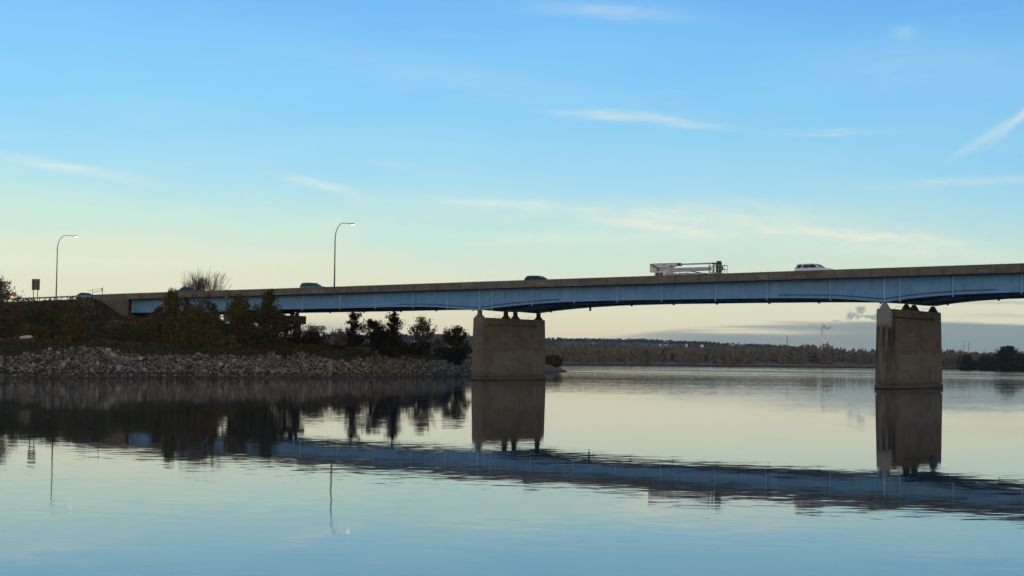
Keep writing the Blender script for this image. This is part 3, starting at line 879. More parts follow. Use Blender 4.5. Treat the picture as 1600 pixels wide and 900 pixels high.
def suv_k(L, H, W, name='suv', cat='SUV'):
    h = W / 2; zb = H * .68; f = L / 2; r_ = -L / 2
    return dict(name=name, cat=cat, front=f - .03, rear=r_ + .02, lz=H * .48, wb=h * .975, wt=h * .76, zb=zb, zt=H - .03, wy=h - .12, wr=.385, mx=L * .17,
                axles=(L * .30, -L * .28),
                body=[(r_, .45, zb - .10, zb, h * .86, h * .93, h * .90), (r_ + .12, .30, zb - .08, zb, h * .93, h, h * .97), (0, .28, zb - .08, zb, h * .95, h, h * .97), (L * .2, .28, zb - .08, zb, h * .95, h, h * .95),
                      (L * .30, .30, zb - .16, zb - .02, h * .95, h, h * .86), (f - .25, .32, zb - .24, zb - .10, h * .92, h * .97, h * .80), (f, .45, zb - .36, zb - .26, h * .8, h * .86, h * .74)],
                roof=[(r_ + .06, zb - .02, zb, zb + .04, h * .9, h * .95, h * .94), (r_ + .38, zb - .02, H - .5, H - .05, h * .94, h * .86, h * .74), (r_ + .8, zb - .02, H - .5, H, h * .95, h * .87, h * .76),
                      (L * .02, zb - .02, H - .5, H - .01, h * .95, h * .87, h * .76), (L * .085, zb - .02, H - .48, H - .07, h * .95, h * .87, h * .74), (L * .235, zb - .03, zb, zb + .03, h * .93, h * .96, h * .90)],
                win=[[(r_ + .34, zb + .05), (r_ + .98, zb + .05), (r_ + 1.2, H - .14), (r_ + .52, H - .14)], [(r_ + 1.25, zb + .05), (r_ + 2.2, zb + .05), (r_ + 2.2, H - .12), (r_ + 1.40, H - .12)],
                     [(r_ + 2.28, zb + .05), (L * .17, zb + .05), (L * .075, H - .13), (r_ + 2.28, H - .12)]],
                screens=[(L * .225, zb + .09, L * .10, H - .10, h * .84, h * .72, 'windscreen'), (r_ + .10, zb + .08, r_ + .32, H - .14, h * .82, h * .70, 'rear_window')])


BIG = suv_k(5.25, 1.90, 2.02); MID = suv_k(4.85, 1.82, 1.92); SMALL = suv_k(4.4, 1.62, 1.82, 'hatchback', 'car')
SEDAN = suv_k(4.7, 1.5, 1.82, 'sedan', 'car')
SEDAN['lz'] = .68
h = .91; zb = .98; L = 4.7; r_ = -2.35; f = 2.35; H = 1.50
SEDAN.update(zb=zb, wb=h * .975, wt=h * .72, zt=H - .03,
             body=[(r_, .42, .8, .88, h * .86, h * .93, h * .84), (r_ + .15, .30, zb - .08, .96, h * .93, h, h * .88), (-1.5, .26, zb - .08, .98, h * .95, h, h * .93), (.6, .26, zb - .08, zb + .02, h * .95, h, h * .95), (1.3, .28, zb - .1, .92, h * .95, h, h * .86), (2.1, .32, .72, .78, h * .92, h * .97, h * .8), (f, .42, .58, .64, h * .8, h * .86, h * .72)],
             roof=[(-1.95, zb - .02, zb, zb + .06, h * .9, h * .95, h * .8), (-1.15, zb - .02, H - .4, H - .06, h * .94, h * .86, h * .70), (-.6, zb - .02, H - .4, H, h * .95, h * .87, h * .72), (.1, zb - .02, H - .4, H - .01, h * .95, h * .87, h * .72), (.35, zb - .02, H - .4, H - .07, h * .95, h * .87, h * .7), (1.2, zb - .03, zb, zb + .03, h * .93, h * .96, h * .88)],
             win=[[(-1.55, zb + .06), (-.5, zb + .06), (-.5, H - .12), (-1.1, H - .13)], [(-.42, zb + .06), (.85, zb + .06), (.35, H - .13), (-.42, H - .12)]],
             screens=[(1.12, zb + .1, .42, H - .12, h * .82, h * .67, 'windscreen'), (-1.8, zb + .12, -1.25, H - .13, h * .76, h * .66, 'rear_window')], axles=(1.4, -1.35), wr=.33, mx=.75)
PICK = suv_k(5.7, 1.86, 1.98, 'pickup_truck', 'pickup truck')
h = .99; zb = 1.26; H = 1.88
PICK.update(lz=.95, zb=zb, wb=h * .97, wt=h * .74, zt=H - .03,
            body=[(-2.85, .5, zb - .1, zb, h * .9, h * .95, h * .93), (-2.7, .38, zb - .1, zb, h * .95, h, h * .98), (-.85, .35, zb - .1, zb, h * .95, h, h * .98), (.9, .35, zb - .1, zb + .02, h * .95, h, h * .96), (1.3, .38, zb - .14, zb, h * .95, h, h * .88), (2.55, .42, zb - .2, zb - .08, h * .92, h * .98, h * .84), (2.85, .5, zb - .34, zb - .26, h * .85, h * .9, h * .78)],
            roof=[(-.95, zb - .02, zb, zb + .04, h * .92, h * .95, h * .92), (-.78, zb - .02, H - .5, H - .06, h * .94, h * .86, h * .72), (-.4, zb - .02, H - .5, H, h * .95, h * .87, h * .74), (.3, zb - .02, H - .5, H - .01, h * .95, h * .87, h * .74), (.55, zb - .02, H - .5, H - .07, h * .95, h * .87, h * .72), (1.35, zb - .03, zb, zb + .03, h * .93, h * .96, h * .88)],
            win=[[(-.7, zb + .06), (-.1, zb + .06), (-.1, H - .13), (-.62, H - .14)], [(0, zb + .06), (1.0, zb + .06), (.5, H - .14), (0, H - .13)]],
            screens=[(1.28, zb + .1, .62, H - .12, h * .84, h * .7, 'windscreen'), (-.93, zb + .1, -.84, H - .14, h * .8, h * .68, 'rear_window')], axles=(1.85, -1.65), mx=.95)
car(BIG, 58.8, 2.3, False, paint('white_paint', (0.72, 0.73, 0.74), 0), 'large white SUV near the right of the bridge with dark windows')
car(MID, -40.0, 2.3, False, paint('slate_blue_paint', (0.07, 0.11, 0.15)), 'slate blue SUV just left of the lamp on the bridge')
car(SMALL, 10.6, 2.3, False, paint('black_paint', (0.012, 0.013, 0.016)), 'small black hatchback on the bridge above the left river pier')
car(PICK, -74.3, 2.4, True, paint('dark_teal_paint', (0.02, 0.035, 0.045)), 'dark pickup truck on the bridge in front of the bare tree')
car(SEDAN, -106.0, 2.4, False, paint('navy_paint', (0.02, 0.05, 0.09)), 'dark blue sedan half hidden at the left end of the bridge')

# ------------------------------------------------------------------ boom truck
BT = empty('boom_truck', loc(31.1, 13.2, road_z(31) + .055), BROT + PI, 'white boom lift truck with its long folded booms and basket at the rear', 'truck', 'vehicles crossing on the highway')
TW = mat('cream_paint', (0.66, 0.62, 0.55), (0.58, 0.55, 0.50), .8, .45)
TG = mat('grey_boom_paint', (0.44, 0.45, 0.45), (0.36, 0.37, 0.38), .8, .5)
TD = mat('dark_machinery', (0.06, 0.07, 0.08), (0.03, 0.035, 0.04), 2, .6)
BT.scale = (.95, -1, 1)
# local +x is the front (cab). the photo shows the cab at the left end, booms overhanging it
b = MB(); b.box(-6.6, 3.4, -.45, .45, .75, 1.05); b.build('chassis', TD, BT)
b = MB(); loft(b, [(3.3, .6, 1.5, 2.28, 1.1, 1.2, 1.05), (3.45, .55, 1.5, 2.36, 1.15, 1.22, 1.08), (4.8, .55, 1.5, 2.34, 1.15, 1.22, 1.06), (5.35, .55, 1.45, 2.2, 1.12, 1.2, 1.0), (5.55, .6, 1.3, 1.75, 1.1, 1.15, 1.05)])
cb = b.build('cab', TW, BT, bevel=.05)
for sd_ in (-1, 1):
    for x0, x1 in ((3.75, 4.30), (4.42, 5.15)):
        b = MB(); b.box(x0, x1, *sorted((sd_ * 1.155, sd_ * 1.21)), 1.62, 2.12); b.build('side_window', GLASS, cb, bevel=.02)
b = MB(); b.hexa([(5.50, -.95, 1.75), (5.50, .95, 1.75), (5.36, .9, 2.14), (5.36, -.9, 2.14)], [(5.60, -.95, 1.79), (5.60, .95, 1.79), (5.44, .9, 2.16), (5.44, -.9, 2.16)]); b.build('windscreen', GLASS, cb)
for y in (-.85, .85): b = MB(); b.box(5.5, 5.62, y - .15, y + .15, .85, 1.05); b.build('headlight', LENSH, cb)
for x in (4.3, -1.8, -3.2, -5.6):
    for y in (-.95, .95): wheel(BT, x, y, .5)
b = MB(); b.box(-6.6, 3.0, -1.2, 1.2, 1.06, 1.22); b.build('bed', TG, BT)
for x0, x1, z in ((2.1, 2.9, 2.05), (-.9, .6, 1.98), (-1.6, -1.2, 1.85), (-3.6, -2.0, 1.92), (1.0, 1.6, 1.9)):
    b = MB(); b.box(x0, x1, -1.15, .9, 1.222, z); b.build('tool_box', TG, BT, bevel=.03)
b = MB(); b.tube([(.0, -.6, 1.8), (.0, -.6, 1.9), (-.2, -.6, 1.98), (-.4, -.6, 1.9), (-.4, -.6, 1.8)], .05, 6); b.build('hatch_dome', TD, BT)
b = MB()
for x in (-.95, -1.55, -2.1): b.tube([(x, -1.1, 1.22), (x, -1.1, 2.15)], .03, 5)
b.tube([(-.95, -1.1, 2.15), (-2.1, -1.1, 2.15)], .03, 5); b.build('bed_railing', GALV, BT)
# turret, elbow and booms
b = MB(); b.box(3.35, 3.9, -.5, .5, 2.25, 2.55); b.tube([(3.0, 0, 1.2), (3.0, 0, 2.3)], .32, 12); b.build('turret', TW, BT, bevel=.03)
b = MB(); b.prism([(6.85, 2.25), (6.85, 3.60), (6.55, 3.62), (5.75, 3.05), (5.5, 2.85), (5.5, 2.28)], 'y', -.42, .42); b.build('boom_elbow', TW, BT, bevel=.02)
b = MB(); b.prism([(5.3, 2.20), (5.3, 2.86), (-4.6, 2.80), (-4.6, 2.28)], 'y', -.33, .33); b.build('lower_boom', TG, BT, bevel=.03)
b = MB(); b.prism([(6.2, 3.0), (6.9, 3.60), (1.3, 3.55), (1.3, 3.22), (2.1, 3.16), (2.6, 2.92), (5.4, 2.90)], 'y', -.30, .30); b.build('upper_boom', TW, BT, bevel=.02)
b = MB(); b.bar((6.7, -.45, 3.58), (5.75, -.45, 2.93), .07); b.bar((5.75, -.45, 2.93), (2.3, -.45, 2.90), .06); b.bar((6.3, -.31, 3.60), (1.5, -.31, 3.58), .05); b.box(3.9, 4.3, -.36, -.31, 3.3, 3.42); b.box(2.5, 2.9, -.36, -.31, 3.0, 3.2); b.build('seam', TD, BT)
b = MB(); b.box(-5.2, 1.31, -.17, .17, 3.26, 3.48); b.build('boom_extension', TG, BT, bevel=.02)
b = MB(); b.box(1.1, 1.5, -.36, .36, 3.12, 3.60); b.build('boom_collar', TD, BT)
b = MB(); b.tube([(6.6, -.45, 3.5), (5.4, -.45, 3.0), (5.0, -.45, 2.4)], .07, 6); b.tube([(2.4, -.4, 2.95), (1.4, -.4, 3.2)], .07, 6); b.build('hydraulic_hose', TD, BT)
b = MB(); b.tube([(4.7, -.4, 2.3), (4.2, -.4, 2.05), (3.9, -.4, 2.5)], .06, 6); b.tube([(2.3, -.5, 1.3), (2.1, -.5, 2.2)], .10, 6); b.tube([(1.5, -.5, 1.3), (1.7, -.5, 2.2)], .07, 6); b.tube([(1.2, -.5, 1.6), (.9, -.5, 2.2)], .07, 6); b.build('lift_cylinder', TW, BT)
b = MB(); b.bar((-1.0, -.3, 2.25), (-4.9, -.3, 1.62), .14); b.build('brace', TD, BT)
b = MB()
for x in (-4.7, -5.6): b.bar((x, -.55, 1.1), (x, -.55, 3.15), .14); b.bar((x, .55, 1.1), (x, .55, 3.15), .14)
b.bar((-4.7, -.55, 2.9), (-5.6, -.55, 2.9), .12); b.bar((-4.7, -.55, 2.0), (-5.6, -.55, 2.0), .12); b.box(-5.6, -4.8, -.5, .5, 1.1, 1.9); b.build('boom_rest', TG, BT)
b = MB(); b.box(-6.5, -5.1, -.35, .35, 3.18, 3.42); b.box(-6.4, -5.9, -.38, .38, 3.3, 3.68); b.prism([(-5.6, 3.1), (-6.4, 3.25), (-6.9, 2.6), (-6.2, 1.6), (-5.8, 1.7)], 'y', -.25, .25); b.build('jib', TD, BT, bevel=.03)
b = MB()
bx0, bx1, bz0, bz1 = -7.15, -6.15, 1.75, 3.0
for x in (bx0, (bx0 + bx1) / 2, bx1):
    for y in (-.9, .9): b.tube([(x, y, bz0), (x, y, bz1)], .04, 5)
for z in (bz0, (bz0 + bz1) / 2, bz1):
    for y in (-.9, .9): b.tube([(bx0, y, z), (bx1, y, z)], .04, 5)
    for x in (bx0, bx1): b.tube([(x, -.9, z), (x, .9, z)], .04, 5)
bk_ = b.build('basket', TG, BT)
b = MB(); b.box(bx0, bx1, -.9, .9, bz0 - .08, bz0 - .01); b.box(bx0 + .05, bx1 - .05, -.88, -.84, bz0, bz0 + .35); b.build('basket_floor', TD, bk_)
b = MB(); b.box(-6.55, -6.2, -.5, .1, 2.2, 2.9); b.build('control_box', TD, bk_)

# ------------------------------------------------------------------ riprap
NR = 14
import bmesh
ROCKM = []


def rock_fn(T, t, col, b):
    oi = T.new('ShaderNodeObjectInfo')
    g_ = T.new('ShaderNodeNewGeometry')
    r_ = T.m('FRACT', T.m('ADD', oi.outputs['Random'], g_.outputs['Random Per Island']))
    col = T.mix(1.0, col, T.ramp(r_, [(0, (.35, .32, .28)), (.35, (.72, .69, .63)), (.8, (1.0, .97, .9)), (1.0, (1.9, 1.88, 1.8))]), 'MULTIPLY')
    gp = T.new('ShaderNodeSeparateXYZ'); T.l.new(g_.outputs['Position'], gp.inputs[0])
    wet = T.mr(gp.outputs[2], 0.25, 0.60, 0.75, 0.0)
    return T.mix(wet, col, (0.035, 0.030, 0.025, 1))


ROCK = mat('limestone', (0.20, 0.190, 0.168), (0.125, 0.118, 0.105), 2.0, .95, fn=rock_fn)
for k in range(NR):
    bm = bmesh.new(); bmesh.ops.create_icosphere(bm, subdivisions=2 if k < 6 else 1, radius=1)
    rs = random.Random(k)
    planes = [(Vector((rs.gauss(0, 1), rs.gauss(0, 1), rs.gauss(0, 1))).normalized(), rs.uniform(.55, .85)) for _ in range(9)]
    for v in bm.verts:
        for n_, d_ in planes:
            e = v.co.dot(n_)
            if e > d_: v.co -= n_ * (e - d_)
    bmesh.ops.scale(bm, vec=(1.25, .95, .75), verts=bm.verts)
    me = bpy.data.meshes.new('riprap_boulder'); bm.to_mesh(me); bm.free(); me.materials.append(ROCK)
    ROCKM.append(me)
# scatter over the slope near the water line
pts = []
segs = [(Vector(a), Vector(b_)) for a, b_ in zip(SHORE[1:11], SHORE[2:12])]
for (a, b_) in segs:
    a2 = a; L_ = (b_ - a).length; mid = (a + b_) / 2
    n_ = Vector((-(b_ - a).y, (b_ - a).x)).normalized()
    dens = 3.6 if mid.y < 330 else 1.6
    if mid.x < -115: dens = .8
    cnt = int(L_ * 10.5 * dens * 2.2)
    for _ in range(cnt):
        tt_ = rng.uniform(); dd = rng.uniform(-0.5, 10.2)
        p = a + (b_ - a) * tt_ + n_ * dd
        pts.append((p.x, p.y))
pts = np.array(pts); dsh = shore_d(pts)
keep = (dsh > -0.7) & (dsh < 7.4 + vnoise(pts, .30, 5) * 1.5)
pts = pts[keep]; dsh = dsh[keep]
zz = ground_h(pts)
sz = rng.gamma(2.4, 0.060, len(pts)) + .08
sz = np.clip(sz, .12, .58)
sz[dsh < 1.6] = np.clip(sz[dsh < 1.6], .15, .34)
gapm = (zz > .50) & (zz < .72)                     # dark wet ledge between the water row and the slope
keep = ~gapm
pts, zz, sz, dsh = pts[keep], zz[keep], sz[keep], dsh[keep]
pr_x = 800 + FPX * pts[:, 0] / pts[:, 1]
vis = (pr_x > -10) & (pr_x < 900)
appar = np.where(vis, sz / pts[:, 1], 0)
order = np.argsort(-appar)
big = order[:300]; rest = order[300:]
for i in big:
    o = bpy.data.objects.new('riprap_boulder', ROCKM[rng.integers(0, 6)]); COL.objects.link(o)
    o.location = (pts[i, 0], pts[i, 1], zz[i] + sz[i] * .25); s_ = sz[i]; o.scale = (s_, s_, s_)
    o.rotation_euler = tuple(rng.uniform(-.6, .6, 2)) + (rng.uniform(0, 6.28),)
    tagit(o, 'pale angular riprap boulder, one of the largest on the left bank', 'boulder', 'largest riprap boulders on the left bank')
VV, FF = [], []; off = 0
base = []
for me in ROCKM[6:]:
    v = np.array([x.co[:] for x in me.vertices]); f_ = np.array([p.vertices[:] for p in me.polygons]); base.append((v, f_))
for i in rest:
    v, f_ = base[rng.integers(0, len(base))]
    ax, ay, az_ = rng.uniform(-.7, .7), rng.uniform(-.7, .7), rng.uniform(0, 6.28)
    Rm = np.array(Matrix.Rotation(az_, 3, 'Z') @ Matrix.Rotation(ax, 3, 'X') @ Matrix.Rotation(ay, 3, 'Y'))
    VV.append((v * sz[i]) @ Rm.T + np.array([pts[i, 0], pts[i, 1], zz[i] + sz[i] * .2])); FF.append(f_ + off); off += len(v)
ro = link('riprap', np_mesh('riprap', np.vstack(VV), np.vstack(FF)), ROCK)
tagit(ro, 'mass of smaller grey broken rocks armouring the left bank', 'riprap', kind='stuff')
print('rocks', len(pts))

# ------------------------------------------------------------------ vegetation


def quads(C, size, flat=0.0, aspect=1.5):
    """random oriented quads at centres C with sizes"""
    n = len(C)
    a = rng.normal(size=(n, 3)); a[:, 2] *= (1 - flat); a /= np.linalg.norm(a, axis=1)[:, None]
    b_ = rng.normal(size=(n, 3)); b_ -= (b_ * a).sum(1)[:, None] * a; b_ /= np.linalg.norm(b_, axis=1)[:, None]
    s = np.broadcast_to(size, (n,))[:, None] * rng.uniform(.6, 1.3, (n, 1))
    a = a * s * aspect * .5; b_ = b_ * s * .5
    V = np.stack([C - a, C - b_ * .9, C + a, C + b_ * .9], 1).reshape(-1, 3)
    return V, np.arange(4 * n).reshape(n, 4)


def env(shape, t):
    if shape == 'round': return np.sqrt(np.clip(1 - (2 * t - 1) ** 2, 0, 1)) * (1.0)
    if shape == 'cone': return np.clip(1 - t, 0, 1) ** .75 * .95 + .03
    if shape == 'dome': return np.sqrt(np.clip(1 - t ** 2.2, 0, 1))
    if shape == 'column': return np.clip(np.minimum(t * 6 + .45, 1.0) * np.sqrt(np.clip(1 - t ** 3, 0, 1)), 0, 1)
    if shape == 'fan': return np.clip(.35 + .75 * t, 0, 1) * np.sqrt(np.clip(1 - t ** 5, 0, 1))
    return np.ones_like(t)


def twigs(mb, p, d, L, r_, depth, rs, spread=.5, upb=.25):
    q = p + d * L
    mid = p + d * L * .5 + Vector((rs.gauss(0, 1), rs.gauss(0, 1), rs.gauss(0, .6))) * L * .05
    mb.tube([p, mid, q], [r_, r_ * .8, r_ * .55], 4 if depth < 3 else 3, cap=False)
    if depth <= 0: return
    for _ in range(rs.choice((2, 3, 3))):
        nd = (d + Vector((rs.gauss(0, spread), rs.gauss(0, spread), rs.gauss(upb, spread * .6)))).normalized()
        twigs(mb, p + d * L * rs.uniform(.45, 1.0), nd, L * rs.uniform(.6, .85), r_ * .58, depth - 1, rs, spread, upb)


def plant(name, cat, label, x, top, width, Y, shape, leaf, n=1, lsize=.23, trunkf=.10, clumps=0, fill=1.0, group=None, sink=.3, tr=None, density=1.0, bare=0, seed=None, ybase=None, lean=0.0):
    """x, top, width in photo pixels at distance Y; the base stands on the ground there"""
    P = at(x, top, Y); gz = gh(P.x, Y) - sink; kwclumps = clumps
    H = max(P.z - gz, 1.0); Rr = width / 2 * Y / FPX
    o = empty(name, (P.x, Y, gz), 0, label, cat, group)
    rs = random.Random(seed or int(x * 7 + top)); r2 = np.random.default_rng(int(x * 13 + top * 3 + Y))
    z0 = H * trunkf
    # clump centres: sprays of leaves set along axes that point out and up
    cr0 = min(.95, max(.34, .16 * Rr + .22)) * max(1.0, Y / 600)
    if not kwclumps: clumps = int(min(220, 12 + 1.5 * Rr * (H - z0) / cr0 ** 2 * density))
    t_ = r2.uniform(0, 1, clumps) ** (.9); e = env(shape, t_) * (1 + .22 * np.sin(r2.uniform(0, 6.28) + t_ * r2.uniform(5, 14)))
    ang = r2.uniform(0, 6.28, clumps); rad = np.sqrt(r2.uniform(.05, 1, clumps)) * e * Rr * .9
    cz = z0 + t_ * (H - z0) * .95
    lx = lean * (cz / H)
    Cc = np.column_stack([np.cos(ang) * rad + lx, np.sin(ang) * rad, cz])
    # trunk and limbs
    mb = MB(); r0_ = tr or max(.06, H * .018)
    wob = [Vector((lean * k / 5 + rs.gauss(0, .02) * H * (k > 0), rs.gauss(0, .02) * H * (k > 0), H * .92 * k / 5)) for k in range(6)]
    mb.tube(wob, [r0_ * (1 - .16 * k) for k in range(6)], 7, cap=False)
    for c in Cc[:: max(1, clumps // 26)]:
        k = min(4, int(c[2] / (H * .92) * 5 * .7)); s0 = wob[k]
        c = Vector(c); m_ = (s0 + c) / 2 + Vector((0, 0, rs.uniform(-.05, .1) * H * .3))
        mb.tube([s0, m_, c], [r0_ * .42, r0_ * .28, r0_ * .10], 4, cap=False)
    if bare and not n:
        for k in range(26):
            a_ = k * 2.4; p0 = wob[1 + k % 3]
            d = Vector((math.cos(a_) * rs.uniform(.15, .72), math.sin(a_) * rs.uniform(.25, .75), 1)).normalized()
            twigs(mb, p0, d, (H - p0.z) * rs.uniform(.36, .46), r0_ * .42, bare, rs, .26, .30)
    elif bare:
        for c in Cc[:60]:
            d = (Vector(c) - Vector((lx[0], 0, z0 * .5))).normalized()
            d = (d * .5 + Vector((0, 0, .9 if shape != 'cone' else .3))).normalized()
            twigs(mb, Vector(c) - d * Rr * .2, d, Rr * .32, max(.02, r0_ * .16), bare, rs, .34)
    mb.build('trunk', BARK if not bare else TWIG, o)
    if n:
        n = int(clumps * 85 * fill)
        cr = np.clip(r2.normal(1, .35, clumps), .4, 1.8) * cr0
        ci = r2.integers(0, clumps, n)
        ax_ = np.column_stack([np.cos(ang), np.sin(ang), np.full(clumps, .9)]) + r2.normal(0, .45, (clumps, 3)); ax_ /= np.linalg.norm(ax_, axis=1)[:, None]
        C_ = Cc[ci] + ax_[ci] * (r2.uniform(-1, 1, n) * cr[ci] * 1.25)[:, None] + r2.normal(0, 1, (n, 3)) * (cr[ci] * .34)[:, None]
        C_[:, 2] = np.clip(C_[:, 2], .05, H * 1.03)
        V, F_ = quads(C_, lsize)
        link('crown', np_mesh('crown', V, F_), leaf, o)
    return o


OL = leafmat('olive_leaves', (0.030, 0.027, 0.008), (0.078, 0.068, 0.020), (0.14, 0.11, 0.036))
DG = leafmat('dark_green_leaves', (0.020, 0.021, 0.007), (0.048, 0.046, 0.015), (0.085, 0.075, 0.026))
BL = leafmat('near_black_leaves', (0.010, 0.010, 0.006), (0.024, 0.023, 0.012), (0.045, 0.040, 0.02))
BR = leafmat('brown_leaves', (0.05, 0.036, 0.018), (0.10, 0.075, 0.042), (0.16, 0.12, 0.07))
TN = leafmat('tan_brush', (0.10, 0.072, 0.045), (0.19, 0.145, 0.095), (0.26, 0.20, 0.14))
GY_ = leafmat('grey_brush', (0.06, 0.052, 0.042), (0.11, 0.095, 0.08), (0.15, 0.13, 0.11))
YL = leafmat('yellow_olive_leaves', (0.05, 0.042, 0.010), (0.10, 0.085, 0.026), (0.16, 0.13, 0.05))
BR2 = leafmat('rusty_olive_leaves', (0.030, 0.024, 0.010), (0.075, 0.055, 0.024), (0.13, 0.095, 0.045))
B = 'bushes and young trees on the left bank'
